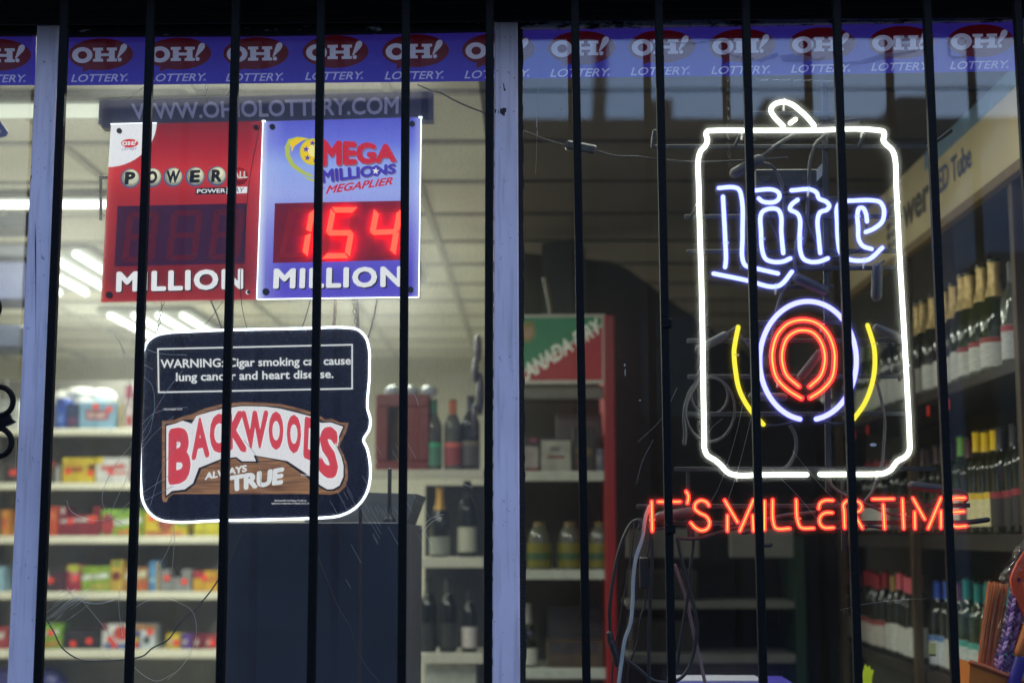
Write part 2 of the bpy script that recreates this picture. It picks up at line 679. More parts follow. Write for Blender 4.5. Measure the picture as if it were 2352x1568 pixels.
M_paint = paint_mat()
for (a, b, c, d) in ((84.8, 135.5, 75.5, 15.5), (1136, 1189, 1194.5, 1130.5)):
    t0, t1 = 53 if a < 500 else 38, 1640
    k = (1640 - t0) / (1568 - t0)
    mb = MB()
    front = [at(a, t0, -0.032), at(b, t0 - 1, -0.032), at(b + (c - b) * k, t1, -0.032), at(a + (d - a) * k, t1, -0.032)]
    cen = sum((p.x for p in front)) / 4
    # eased front edges
    ins = [Vector((p.x + (0.003 if p.x < cen else -0.003), -0.032, p.z)) for p in front]
    mid = [Vector((p.x, -0.029, p.z)) for p in front]
    bk = [Vector((p.x, 0.030, p.z)) for p in front]
    vs = ins + mid + bk
    fs = [(0, 1, 2, 3), (8, 11, 10, 9)]
    for i in range(4):
        j = (i + 1) % 4
        fs += [(i, i + 4, j + 4, j), (i + 4, i + 8, j + 8, j + 4)]
    mb.add(vs, fs)
    mu = part("mullion", mb, M_paint, SW, sharp=20)
    # chips of missing paint, showing black
    chips = MB()
    if a < 500:
        chips.poly([[(80.5, 508), (82.5, 560), (82.8, 640), (82, 790), (81.3, 640), (80, 560)]], -0.0326, 0.0005)
        chips.poly([[(71, 402), (73, 404), (71, 412), (69, 418), (70, 408)]], -0.0326, 0.0005)
        chips.poly([ell(80.5, 246, 1.4, 1.3, 8)], -0.0326, 0.0005)
        chips.poly([[(86, 54), (133, 53), (128, 57), (116, 56), (112, 61), (108, 56), (96, 57)]], -0.0326, 0.0005)
    else:
        chips.poly([[(1155, 189), (1158, 195), (1159, 202), (1162, 207), (1160, 210), (1157, 207), (1156, 198)]], -0.0326, 0.0005)
        chips.poly([[(1149, 249), (1153, 250), (1156, 247.5), (1163, 249), (1162.5, 257), (1160, 259), (1159, 267), (1155, 265), (1151, 262), (1148, 259)]], -0.0326, 0.0005)
        chips.poly([[(1136, 252), (1140, 251), (1139, 259), (1137, 260)]], -0.0326, 0.0005)
        chips.poly([[(1144, 254), (1145.5, 253), (1145, 262), (1143.6, 260)]], -0.0326, 0.0005)
        for cx, cy, q in ((1168, 166, 1.2), (1171, 170, 1), (1181, 179, 1.3), (1149, 201, 1), (1141, 67, .9), (1152, 342, .9), (1165, 415, .8), (1155, 560, .8)):
            chips.poly([ell(cx, cy, q, q * 1.3, 8)], -0.0326, 0.0005)
        chips.poly([[(1136.5, 40), (1187, 39), (1180, 43), (1160, 42), (1152, 48), (1150, 42)]], -0.0326, 0.0005)
        for i in range(22):
            y = 330 + i * 56 + rnd.uniform(-20, 20)
            x = 1135 - 4.2 * (y - 330) / 1238 + rnd.uniform(-.2, .6)
            h = rnd.uniform(8, 26)
            chips.poly([[(x - .7, y), (x + .5, y + 2), (x + .4, y + h), (x - .7, y + h + 2)]], -0.0326, 0.0005)
    part("paint_chip", chips, M_black, mu)

# cracked gasket beside the middle mullion
gk = []
for side in (0, 1):
    pts = []
    ys = list(range(44, 1640, 12))
    if side:
        ys.reverse()
    for y in ys:
        base = 1190 + (1195 - 1190) * y / 1568
        pts.append((base - 3, y) if side else (base + 10 + 5.5 * y / 1568 * .6 + rnd.uniform(-1.4, 1.6), y))
    gk += pts
part("gasket", MB().poly([gk], -0.012, 0.016), M_rubber, SW)
gl2 = [(137, 40), (153, 40), (146, 300), (128, 800), (104, 1640), (84, 1640), (108, 800), (126, 300)]
part("gasket", MB().poly([[(134, 60), (139, 60), (124, 500), (102, 1200), (86, 1640), (74, 1640), (97, 1000), (122, 400)]], -0.014, 0.016), M_rubber, SW)


def flake_mat(name, thresh):
    m = bpy.data.materials.new(name)
    m.use_nodes = True
    N, L = m.node_tree.nodes, m.node_tree.links
    b = N["Principled BSDF"]
    b.inputs["Roughness"].default_value = 0.7
    tc = N.new("ShaderNodeTexCoord")
    mp = N.new("ShaderNodeMapping")
    mp.inputs["Scale"].default_value = (1, 1, 3.2)
    no = N.new("ShaderNodeTexNoise")
    no.inputs["Scale"].default_value = 22
    no.inputs["Detail"].default_value = 8
    no.inputs["Roughness"].default_value = 0.7
    rp = N.new("ShaderNodeValToRGB")
    rp.color_ramp.elements[0].position = thresh
    rp.color_ramp.elements[0].color = (0.008, 0.008, 0.01, 1)
    rp.color_ramp.elements[1].position = thresh + 0.09
    rp.color_ramp.elements[1].color = (0.72, 0.76, 0.85, 1)
    L.new(tc.outputs["Object"], mp.inputs[0])
    L.new(mp.outputs[0], no.inputs[0])
    L.new(no.outputs[0], rp.inputs[0])
    L.new(rp.outputs[0], b.inputs["Base Color"])
    return m


def strip(name, quad, Y, t, m, parent):
    return part(name, MB().poly([quad], Y, t), m, parent)


# head of the frame: stepped black profile with flaking paint over the glass
strip("head_frame", [(-80, 20), (2440, -12), (2440, 12), (-80, 38)], -0.052, 0.02, M_black, SW)
strip("head_frame", [(-80, 38), (2440, 12), (2440, 26), (-80, 50)], -0.044, 0.02, mat("black_step", (0.004, 0.004, 0.005), 0.6, bump=0.2), SW)
strip("head_frame", [(-80, 50), (2440, 26), (2440, 40), (-80, 58)], -0.0385, 0.006, mat("black_step_low", (0.012, 0.012, 0.016), 0.5, bump=0.3), SW)
strip("flaking_strip", [(1196, 36), (2440, 18), (2440, 45), (1990, 52), (1500, 60), (1196, 66)], -0.014, 0.013, flake_mat("flaking_paint", 0.42), SW)
strip("flaking_strip", [(136, 55), (1130, 44), (1130, 70), (620, 80), (160, 82), (136, 83)], -0.014, 0.013, flake_mat("flaking_paint_dark", 0.60), SW)
strip("flaking_strip", [(-80, 56), (86, 54), (86, 80), (-80, 80)], -0.014, 0.013, M_black, SW)
strip("lintel", [(-120, -120), (2480, -150), (2480, -10), (-120, 21)], -0.060, 0.03, mat("dark_blue_lintel", (0.010, 0.011, 0.017), 0.6, var=0.2, bump=0.1), SW)

# scratches in the glass of the middle pane
SCR = [
    [(261, 1333 * .5742), (276, 790), (292, 850), (298, 880), (293, 925), (280, 960), (258, 985), (236, 996)],
    [(276, 790), (300, 822), (330, 838), (352, 848)],
    [(316, 770), (322, 790), (345, 806), (380, 813), (430, 815)],
    [(329, 864), (345, 880), (354, 910), (352, 960), (340, 1000), (322, 1014), (312, 1000), (308, 955), (318, 900), (329, 864)],
    [(420, 850), (380, 900), (360, 935), (330, 990), (270, 1060), (240, 1120), (236, 1150), (250, 1185), (285, 1205)],
    [(400, 955), (350, 1000), (320, 1040), (290, 1100), (252, 1190), (300, 1150), (400, 1085)],
    [(430, 935), (380, 940), (345, 955), (300, 1020)],
    [(153, 1147), (160, 1170), (190, 1188), (230, 1195), (270, 1185), (310, 1160), (400, 1115)],
    [(154, 1347), (165, 1365), (190, 1380), (225, 1384), (260, 1376), (300, 1360)],
    [(155, 1350), (172, 1368), (195, 1382), (228, 1386), (262, 1378)],
    [(310, 1395), (340, 1378), (380, 1372), (410, 1382), (440, 1402), (452, 1440), (445, 1480), (420, 1525), (385, 1560)],
    [(190, 1380), (240, 1440), (290, 1510), (330, 1550), (360, 1563), (400, 1545)],
    [(400, 1200), (390, 1250), (360, 1310)],
    [(402, 1205), (400, 1260), (393, 1320)],
    [(420, 1000), (370, 1080), (345, 1160)],
    [(275, 1345), (272, 1390), (280, 1460)],
    [(560, 1010), (590, 1050), (600, 1130)], [(1090, 880), (1050, 870), (1012, 878)],
    [(1010, 1090), (1040, 1100), (1085, 1120)],
    [(965, 1215), (990, 1190), (1018, 1180)], [(968, 1225), (992, 1197), (1016, 1186)],
    [(930, 890), (950, 905), (960, 930)],
]
sc_b = MB()
for s_ in SCR:
    sc_b.tube(pxs([(x + (0 if i == 0 else rnd.uniform(-1.5, 1.5)), y) for i, (x, y) in enumerate(s_)], -0.0003), 0.00046, n=5, res=6, caps=False)
for i in range(26):     # rubbed patch low on the left
    x, y = 150 + rnd.uniform(-35, 40), 1395 + rnd.uniform(-30, 35)
    l = rnd.uniform(10, 34)
    sc_b.tube(pxs([(x - l * .8, y + l * .6), (x + l * .8, y - l * .6)], -0.0003), 0.0003, n=4, smooth=False, caps=False)
for i in range(40):     # rubbed patch round the lower right corner of the cigar sign
    x, y = 880 + rnd.gauss(0, 60), 1160 + rnd.gauss(0, 70)
    l = rnd.uniform(8, 26)
    sc_b.tube(pxs([(x - l * .55, y - l), (x + l * .55, y + l)], -0.0003), 0.00022, n=4, smooth=False, caps=False)
part("scratches", sc_b, mat("scratched_glass", (0.55, 0.54, 0.48), 0.8), SW)
sc2 = MB()
for s_ in ([(1712, 900), (1690, 1000), (1650, 1120), (1625, 1165)], [(1725, 960), (1700, 1060), (1665, 1170)], [(1770, 1075), (1830, 1135), (1880, 1195)],
           [(1820, 1035), (1900, 1130), (1950, 1175)], [(1500, 1010), (1475, 1060), (1462, 1110)], [(1555, 890), (1520, 960), (1465, 1015)],
           [(1660, 960), (1630, 990), (1632, 1010), (1650, 1006)], [(1930, 1400), (1990, 1386), (2075, 1376), (2130, 1374)], [(1240, 170), (1236, 215), (1233, 330), (1230, 400)]):
    sc2.tube(pxs(s_, -0.0003), 0.00016, n=5, res=6, caps=False)
for cx, cy, rx, ry in ((1435, 838, 1.6, 3.5), (1436, 855, 1, 9), (1470, 919, 3, 1.3), (2006, 1021, 8, 4), (1233, 280, 1.2, 14), (1234, 305, 1, 6), (1287, 251, 1, 3)):
    sc2.poly([ell(cx, cy, rx, ry, 9)], -0.0008, 0.0006)
part("scratches", sc2, mat("bright_scratch", (0.6, 0.56, 0.52), 0.8), SW)

# ------------------------------------------------ security bars
GR = thing("window_grille", at(1180, 1650, -0.16), "black iron security grille of upright square bars outside the glass", "security bars")
BARS = [(150.5, 88), (348, 296), (543, 506), (738, 715), (933, 922.5), (1125, 1121), (1320, 1347), (1512.5, 1543), (1712, 1752.5), (1920.5, 1970.5), (2127.5, 2194), (2335, 2418)]
for i, (a, b) in enumerate(BARS):
    p0, p1 = at(a - (b - a) * .09, -140, -0.16), at(b + (b - a) * .07, 1670, -0.16)
    part("bar", MB().beam(p1, p0, 0.0160, 0.0160, 0.0014), M_bar, GR)
for y in (-90, 1700):
    part("rail", MB().beam(at(-200, y, -0.16), at(2600, y, -0.16), 0.03, 0.010, 0.001), M_bar, GR)
k = ppm(-0.16)
for (cx, cy, r0) in ((-2, 921, 32), (-5, 1015, 31.5), (-31, 707, 29)):
    mb = MB()
    mb.tube([at(x, y, -0.16) for x, y in ell(cx, cy, r0, r0 + 1, 26)], 0.0058, n=8, closed=True, smooth=False)
    part("scroll", mb, M_bar, GR)
part("scroll_leaf", MB().poly([[(-12, 952), (6, 958), (20, 950), (24, 960), (33, 968), (20, 975), (6, 980), (-12, 984)]], -0.166, 0.012), M_bar, GR)
for x, y in ((1533, 742), (1541, 1214)):
    part("weld_collar", MB().box(at(x - 11, y + 11, -0.172), at(x + 11, y - 11, -0.172) + Vector((0, 0.020, 0)), 0.002), M_bar, GR)

# ------------------------------------------------ lottery banner strips behind the glass
M_bblue = mat("blue_banner_film", lin(80, 64, 205), 0.4, var=0.06, scale=9, emit=lin(66, 52, 170), estr=0.26)  # film and inks glow a little, standing in for shop light behind
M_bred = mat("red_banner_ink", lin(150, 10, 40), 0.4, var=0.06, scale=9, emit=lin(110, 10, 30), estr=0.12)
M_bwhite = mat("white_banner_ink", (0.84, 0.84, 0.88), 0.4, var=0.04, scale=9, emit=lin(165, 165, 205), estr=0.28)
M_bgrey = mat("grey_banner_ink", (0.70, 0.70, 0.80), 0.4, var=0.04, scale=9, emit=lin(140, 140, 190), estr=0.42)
HS = [(0, 0), (.42, 0), (.42, .2), (.33, .2), (.33, .41), (.67, .41), (.67, .2), (.58, .2), (.58, 0), (1, 0), (1, .2), (.91, .2), (.91, .8), (1, .8), (1, 1), (.58, 1), (.58, .8), (.67, .8), (.67, .61), (.33, .61), (.33, .8), (.42, .8), (.42, 1), (0, 1), (0, .8), (.09, .8), (.09, .2), (0, .2)]


def oh_logo(x0, y0, w, slope, Y, bub, ltr, lot, rev=True):
    """speech bubble with OH! and the word under it; crop units measured on one logo (550 wide)"""
    s = w / 550.0

    def q(x, y):
        return (x0 + x * s, y0 + y * s + slope * x * s)
    e = ell(275, 136, 275, 136, 36)
    e = [p for p in e]
    # tail on the lower left
    lp = []
    for x, y in e:
        lp.append((x, y))
    i0 = min(range(36), key=lambda i: (lp[i][0] - 165) ** 2 + (lp[i][1] - 262) ** 2)
    lp[i0:i0 + 2] = [(172, 262), (118, 288), (122, 240)]
    bub.poly([[q(*p) for p in lp]], Y - 0.0004, 0.0003)
    ltr.poly([[q(*p) for p in ell(116, 141, 87, 68, 30)], [q(*p) for p in ell(118, 141, 40, 34, 22)]], Y - 0.0009, 0.0004)
    ltr.poly([[q(208 + u * 203, 80 + v * 118) for u, v in HS]], Y - 0.0009, 0.0004)
    ltr.poly([[q(*p) for p in ((414, 165), (432, 110), (446, 66), (462, 50), (482, 48), (496, 60), (497, 82), (484, 105), (420, 170))]], Y - 0.0009, 0.0004)
    ltr.poly([[q(*p) for p in ell(435, 183, 17, 17, 14)]], Y - 0.0009, 0.0004)
    if lot is not None:
        text(lot, "LOTTERY", [q(40, 304), q(508, 304), q(486, 370), q(20, 370)], Y - 0.0008, 0.0003, bold=0.012, shear=0.0)
        text(lot, "®" if rev else ".", [q(484, 350), q(506, 350), q(506, 370), q(484, 370)], Y - 0.0008, 0.0003)


def banner(quad, logos, label, clips=None):
    Y = 0.012
    B = thing("lottery_banner", at((quad[2][0] + quad[3][0]) / 2, quad[2][1], Y), label, "banner", "lottery strips along the top of the window")
    part("banner_film", MB().poly([quad], Y, 0.0008), M_bblue, B)
    for (x0, y0, w, sl_, cl) in logos:
        bub, ltr, lot = MB(), MB(), MB()
        oh_logo(x0, y0, w, sl_, Y, bub, ltr, lot)
        if cl:
            for m_ in (bub, ltr, lot):
                m_.clip_x(xw(cl[0], Y), cl[1])
        if bub.f:
            b = part("speech_bubble", bub, M_bred, B)
            if ltr.f:
                part("bubble_lettering", ltr, M_bwhite, b)
        if lot.f:
            part("lettering", lot, M_bgrey, B)


banner([(-80, 80), (84, 79), (80, 196), (-80, 197)], [(-77, 90, 148, 0, None)],
       "blue lottery strip with one red bubble cut by the photo's edge, beyond the left mullion")
banner([(137, 82), (300, 79.5), (640, 82), (1139, 71), (1139, 186.5), (640, 191), (137, 197)],
       [(157.7, 89.5, 148, -.012, None), (335.5, 87.5, 149.5, -.012, None), (513, 86.5, 150, -.012, None), (695, 82.5, 151.5, -.012, None), (877.7, 80, 153.5, -.012, None), (1061, 78, 153, -.012, (1139, True))],
       "blue lottery strip over the two jackpot signs, its right end cut at the mullion")
banner([(1199, 67), (1723, 57.5), (2330, 47.5), (2450, 46), (2450, 161.5), (1723, 173.5), (1199, 181)],
       [(1075.5, 76, 153, -.012, (1200, False)), (1257.7, 72.8, 156, -.015, None), (1443, 70.5, 153.5, -.015, None), (1627.8, 68, 153.5, -.015, None), (1811.2, 64.3, 154, -.016, None), (1995.2, 61.3, 152, -.016, None), (2176.5, 57.6, 152, -.018, None)],
       "blue lottery strip above the can-shaped neon with crumpled tape on it")
# crumpled clear tape over the right strip
tp = MB()
for lp in ([(1790, 128), (1835, 122), (1870, 134), (1900, 130), (1880, 142), (1830, 144), (1800, 141)],
           [(1930, 143), (1970, 140), (2030, 122), (2100, 117), (2115, 112), (2100, 121), (2040, 133), (1990, 146), (1950, 150)],
           [(2066, 80), (2088, 84), (2090, 102), (2070, 103)],
           [(2176, 90), (2182, 92), (2186, 128), (2200, 130), (2220, 128), (2218, 133), (2190, 136), (2178, 128)],
           [(1528, 93), (1560, 98), (1600, 97), (1650, 90), (1740, 93), (1650, 94.5), (1590, 102), (1550, 101)],
           [(1640, 112), (1690, 128), (1740, 136), (1785, 120), (1790, 130), (1750, 142), (1700, 136)]):
    tp.poly([lp], -0.0010, 0.0004)
tpm = bpy.data.materials.new("clear_tape")
tpm.use_nodes = True
_b = tpm.node_tree.nodes["Principled BSDF"]
_b.inputs["Base Color"].default_value = (0.45, 0.5, 0.8, 1)
_b.inputs["Alpha"].default_value = 0.18
_b.inputs["Roughness"].default_value = 0.25
part("tape", tp, tpm, SW)

# =====================================================================================
# LOTTERY SIGN
# =====================================================================================
LY = 0.09
LS = thing("jackpot_sign", at(600, 690, LY), "backlit lottery jackpot sign, red panel beside blue panel under a grey web-address header", "sign")
M_edge = emat("lit_acrylic_edge", (0.80, 0.88, 1.0), 3.0)
M_rivet = mat("black_standoff", (0.012, 0.011, 0.016), 0.4)
M_lwhite = emat("backlit_white", (0.92, 0.93, 0.97), 0.95)
M_lwhite2 = emat("backlit_white_dim", (0.80, 0.76, 0.72), 0.9)
M_dark_ink = mat("dark_print", (0.012, 0.004, 0.012), 0.4)
hd = part("header_panel", MB().poly([[(228, 230.5), (995, 210), (995, 277), (960, 277), (957, 268), (604, 279), (604, 286), (234, 294.5), (234, 287), (225.5, 285)]], LY + 0.012, 0.03),
          mat("grey_header", (0.045, 0.046, 0.058), 0.5, var=0.2, scale=40, emit=lin(58, 60, 74), estr=0.35), LS)
mb = MB()
text(mb, "WWW.OHIOLOTTERY.COM", [(301, 238), (916, 222), (915, 262), (305, 275)], LY + 0.0105, 0.001, bold=0.02)
part("lettering", mb, mat("grey_lettering", (0.20, 0.2, 0.26), 0.4, emit=lin(120, 122, 142), estr=0.55), hd)
part("header_edge", MB().poly([[(228, 229.5), (995, 209), (995, 210.5), (228, 231)]], LY + 0.010, 0.03), mat("header_edge_paint", (0.3, 0.3, 0.26), 0.4), LS)
tr_ = MB().box(at(968, 275, LY + .0105), at(984, 212, LY + .0105) + Vector((0, .003, 0)))
part("end_cap", tr_, mat("end_cap_plastic", (0.02, 0.02, 0.03), 0.4), LS)

# red panel
pz0, pz1 = at(420, 690, LY).z, at(420, 284, LY).z
M_red = gradmat("backlit_red_print", [(0.0, lin(165, 40, 40)), (0.12, lin(120, 22, 28)), (0.30, lin(140, 26, 34)), (0.58, lin(168, 34, 38)), (0.72, lin(205, 46, 48)), (0.86, lin(170, 25, 36)), (1.0, lin(128, 14, 24))], pz0, pz1, 1.0,
                side=([(0.0, lin(120, 30, 22)), (0.08, (0, 0, 0)), (0.90, (0, 0, 0)), (1.0, lin(120, 40, 50))], at(240, 500, LY).x, at(600, 500, LY).x))
rp = part("red_panel", MB().poly([[(254.6, 286), (605.7, 278.3), (589.6, 687.3), (231.5, 693.4)]], LY, 0.009), M_red, LS)
mb = MB()
arc = [(254.8, 286.3), (360, 284.5)]
for i in range(1, 13):
    a = i / 13 * math.pi / 2
    arc.append((254 + 106 * math.cos(a) - 6 * (i / 13), 285 + 99 * math.sin(a) - 1.5 * (1 - i / 13)))
arc.append((248.6, 384))
mb.poly([arc], LY - 0.0004, 0.0003)
part("white_corner", mb, M_lwhite, rp)
b1, b2, b3 = MB(), MB(), MB()
oh_logo(278, 319.6, 39.5, -.01, LY - 0.0006, b1, b2, None)
text(b3, "LOTTERY", [(280.5, 340), (315, 339), (314, 345), (279, 346)], LY - 0.0008, 0.0003, bold=.01, shear=.2)
bb = part("speech_bubble", b1, emat("backlit_red_ink", lin(215, 50, 60), 1.0), rp)
part("bubble_lettering", b2, M_lwhite, bb)
part("small_lettering", b3, emat("backlit_violet_ink", lin(150, 140, 190), 1.0), rp)
# balls with letters
BALLS = [("P", 298.7, 410), ("O", 349.2, 408), ("W", 397.5, 407), ("E", 447.8, 406), ("R", 497.7, 404.7)]
ball_l = [emat("ball_ink_slate", lin(84, 92, 128), 1.0), emat("ball_ink_olive", lin(150, 152, 140), 1.0), emat("ball_ink_cream", lin(206, 206, 180), 1.0), emat("ball_ink_light", lin(238, 234, 200), 1.0)]
for ch, cx, cy in BALLS:
    mb = MB()
    for k_, (r_, dx, dy) in enumerate(((22.5, 0, 0), (20, 1.2, -1.5), (16.5, 3, -4), (10.5, 5, -8))):
        mb.poly([ell(cx + dx, cy + dy, r_, r_, 28)], LY - 0.0006 - 0.0003 * k_, 0.0002, mi=k_)
    bo = part("ball", mb, ball_l, rp)
    mb = MB()
    text(mb, ch, [(cx - 11 if ch != "W" else cx - 15, cy - 15), (cx + 13 if ch != "W" else cx + 17, cy - 16), (cx + 11 if ch != "W" else cx + 12, cy + 13), (cx - 13 if ch != "W" else cx - 14, cy + 14)], LY - 0.0024, 0.0005, bold=0.055)
    part("ball_letter", mb, M_dark_ink, bo)
mb = MB()
mb.poly([ell(549.3, 405.2, 20, 20, 26)], LY - 0.0006, 0.0002, mi=0)
mb.poly([ell(550, 401, 15, 13, 26)], LY - 0.0009, 0.0002, mi=1)
bo = part("ball", mb, [emat("ball_ink_deep_red", lin(120, 14, 30), 1.0), emat("ball_ink_red", lin(190, 34, 46), 1.0)], rp, "red ball printed at the end of the row")
mb = MB()
text(mb, "BALL", [(527, 396), (569, 392), (568, 409), (526, 411)], LY - 0.0014, 0.0004, bold=0.03)
part("ball_letter", mb, M_lwhite2, bo)
mb = MB()
mb.poly([[(450, 432), (521, 430), (520, 445.5), (449, 447)]], LY - 0.0006, 0.0002, mi=0)
mb.poly([[(521, 430), (568, 429), (567, 443.5), (520, 445.5)]], LY - 0.0006, 0.0002, mi=1)
pl = part("tagline_box", mb, [emat("black_ink", (0.015, 0.01, 0.02), 1.0), M_lwhite], rp)
mb = MB()
text(mb, "POWER", [(452.5, 434.5), (518, 433), (517.5, 442.5), (452, 444)], LY - 0.0012, 0.0004, bold=0.02)
part("lettering", mb, M_lwhite, pl)
mb = MB()
text(mb, "PLAY", [(523, 432.5), (561, 431.5), (560.5, 441.5), (522.5, 442.5)], LY - 0.0012, 0.0004, bold=0.0, shear=.2)
part("lettering", mb, M_dark_ink, pl)


def million(quad, parent, Y, m):
    mb = MB()
    text(mb, "MILLION", [(x + 3, y + 3) for x, y in quad], Y - 0.0006, 0.0003, bold=0.042, spacing=1.13)
    part("lettering_shadow", mb, M_dark_ink, parent)
    mb = MB()
    text(mb, "MILLION", quad, Y - 0.0014, 0.0005, bold=0.042, spacing=1.13)
    part("million_lettering", mb, m, parent)


million([(267.5, 623.5), (558.5, 616.3), (558.5, 664), (266, 671)], rp, LY, M_lwhite)


def seg_quads(tl, tr, bl, br):
    """seven-segment shapes in a slanted box"""
    tl, tr, bl, br = map(Vector, (tl, tr, bl, br))

    def P(u, v):
        return (tl.lerp(tr, u)).lerp(bl.lerp(br, u), v)
    tx, ty, gp = 0.20, 0.105, 0.012
    out = {}

    def hseg(v, top=0):
        a, b = (0.0, 1.0)
        if top == 0:      # middle: pointed both ends
            return [P(.03, v), P(tx * .8, v - ty / 2), P(1 - tx * .8, v - ty / 2), P(.97, v), P(1 - tx * .8, v + ty / 2), P(tx * .8, v + ty / 2)]
        if top == 1:
            return [P(.04, 0), P(.96, 0), P(1 - tx, ty), P(tx, ty)]
        return [P(tx, 1 - ty), P(1 - tx, 1 - ty), P(.96, 1), P(.04, 1)]
    out['a'], out['g'], out['d'] = hseg(0, 1), hseg(.5), hseg(1, 2)
    for nm, u0, u1, v0, v1 in (('f', 0, tx, .02, .49), ('e', 0, tx, .51, .98)):
        if nm == 'f':
            out[nm] = [P(0, .03), P(tx, ty + .02), P(tx, .44), P(.02, .485), P(0, .46)]
        else:
            out[nm] = [P(.02, .515), P(tx, .56), P(tx, 1 - ty - .02), P(0, .97), P(0, .54)]
    out['b'] = [P(1, .03), P(1, .46), P(.98, .485), P(1 - tx, .44), P(1 - tx, ty + .02)]
    out['c'] = [P(.98, .515), P(1, .54), P(1, .97), P(1 - tx, 1 - ty - .02), P(1 - tx, .56)]
    return {k_: [(p.x, p.y) for p in v] for k_, v in out.items()}


DIG = {'1': 'bc', '5': 'afgcd', '4': 'fgbc', '': ''}
M_segoff = mat("unlit_red_segment", lin(98, 14, 34), 0.4, emit=lin(104, 18, 40), estr=0.55)
M_segoff_b = mat("unlit_segment_by_lit_digit", lin(190, 24, 40), 0.4, emit=lin(140, 18, 30), estr=0.5)
M_segon = emat("lit_red_segment", (1.0, 0.034, 0.018), 6.0)
M_led = mat("dark_display_film", lin(66, 22, 52), 0.35, emit=lin(62, 20, 50), estr=0.75)
M_led_b = mat("red_display_film", lin(235, 34, 66), 0.7, emit=lin(70, 12, 34), estr=0.35)


def display(quad, slots, parent, Y, film, off):
    ds = part("display_window", MB().poly([quad], Y - 0.0005, 0.0004), film, parent)
    for tl, tr, bl, br, ch in slots:
        sq = seg_quads(tl, tr, bl, br)
        mo = MB()
        for k_, lp in sq.items():
            if k_ in DIG[ch]:
                mo.poly([lp], Y - 0.0125, 0.001, mi=1)
            else:
                mo.poly([lp], Y - 0.0012, 0.0005, mi=0)
        part("digit", mo, [off, M_segon], ds)


display([(270, 473.7), (566.8, 467), (562.7, 604.8), (262.7, 612)],
        [((293, 487), (366, 485), (279, 603), (353, 600), ''), ((395, 484), (466, 482), (381, 598), (452, 596), ''), ((492, 482), (562, 480), (478, 596), (549, 594), '')], rp, LY, M_led, M_segoff)
RV = [(273.4, 300.3, 6), (587.5, 292.2, 6), (250.3, 677, 7.7)]
for x, y, r_ in RV:
    part("standoff_cap", MB().poly([ell(x, y, r_, r_, 18)], LY - 0.006, 0.006), M_rivet, rp)
mb = MB()
mb.poly([ell(569, 671, 4.6, 5, 18)], LY - 0.001, 0.001, mi=0)
mb.poly([ell(571, 670.7, 4, 4.2, 18)], LY - 0.002, 0.001, mi=1)
part("standoff_cap", mb, [M_lwhite, M_rivet], rp)
# blue panel
bz0, bz1 = at(780, 684, LY).z, at(780, 274, LY).z
M_blue = gradmat("backlit_blue_print", [(0.0, lin(92, 78, 205)), (0.10, lin(78, 70, 190)), (0.20, lin(92, 84, 205)), (0.38, lin(122, 122, 222)), (0.58, lin(160, 172, 240)), (0.74, lin(150, 172, 242)), (0.86, lin(108, 118, 224)), (1.0, lin(84, 86, 200))], bz0, bz1, 1.0,
                 side=([(0.0, lin(200, 215, 245)), (0.045, lin(90, 95, 120)), (0.16, (0, 0, 0)), (0.95, (0, 0, 0)), (1.0, lin(130, 135, 160))], at(597, 480, LY).x, at(964, 480, LY).x))
bp = part("blue_panel", MB().poly([[(605.8, 279.3), (967, 269.4), (961.4, 681.9), (590.2, 686.7)]], LY, 0.009), M_blue, LS)
for a, b in (((604.6, 279.5), (590, 686.5)), ((967.5, 270), (961.8, 681.9)), ((590.2, 687.2), (961.8, 682.3)), ((254.6, 285.6), (360, 283.4))):
    part("lit_edge", MB().beam(at(*a, LY + .002), at(*b, LY + .002), 0.0017, 0.007), M_edge, LS)
for x, y in ((606, 279), (966, 270)):
    part("lit_corner", MB().beam(at(x - 4, y, LY - .0005), at(x + 4, y - .2, LY - .0005), 0.003, 0.007), M_edge, LS)
for x, y, r_ in ((625.2, 290.9, 6.5), (946.8, 283.9, 6.5), (610.5, 669.8, 8), (942.2, 665.2, 7.5)):
    part("standoff_cap", MB().poly([ell(x, y, r_, r_, 18)], LY - 0.006, 0.006), M_rivet, bp)
M_ired, M_iblue, M_igrey, M_iyel = emat("backlit_crimson_ink", lin(205, 44, 66), 1.0), emat("backlit_indigo_ink", lin(72, 58, 178), 1.0), emat("backlit_grey_ink", lin(122, 112, 150), 1.0), emat("backlit_yellow_ink", lin(246, 208, 40), 1.0)
M_iol = emat("backlit_lime_ink", lin(186, 198, 90), 1.0)
# winged ball
mb = MB()
mb.poly([[(656, 360), (654, 338), (662, 320), (684, 314), (704, 317), (718, 324), (694, 321), (676, 323), (666, 334), (666, 356), (676, 376), (700, 394), (718, 402), (716, 408), (690, 398), (668, 382)]], LY - 0.0005, 0.0002, mi=0)
mb.poly([[(664, 326), (680, 317), (704, 318), (690, 326), (676, 336), (670, 350), (668, 338)]], LY - 0.0009, 0.0002, mi=1)
mb.poly([ell(719, 349, 31, 31, 30), ], LY - 0.0009, 0.0002, mi=0)
mb.poly([ell(719, 349, 28.5, 28.5, 30)], LY - 0.0013, 0.0002, mi=1)
mb.poly([ell(722, 346, 15, 15, 20)], LY - 0.0017, 0.0002, mi=2)
mb.poly([[(692, 403), (720, 412), (745, 408), (742, 414), (716, 417)]], LY - 0.0009, 0.0002, mi=0)
wb = part("winged_ball", mb, [M_iol, M_iyel, emat("ball_ink_pale", lin(255, 240, 150), 1.0)], bp)
mb = MB()


def star(cx, cy, r_, rot=0):
    return [(cx + (r_ if i % 2 == 0 else r_ * .42) * math.sin(rot + i * math.pi / 5), cy - (r_ if i % 2 == 0 else r_ * .42) * math.cos(rot + i * math.pi / 5)) for i in range(10)]


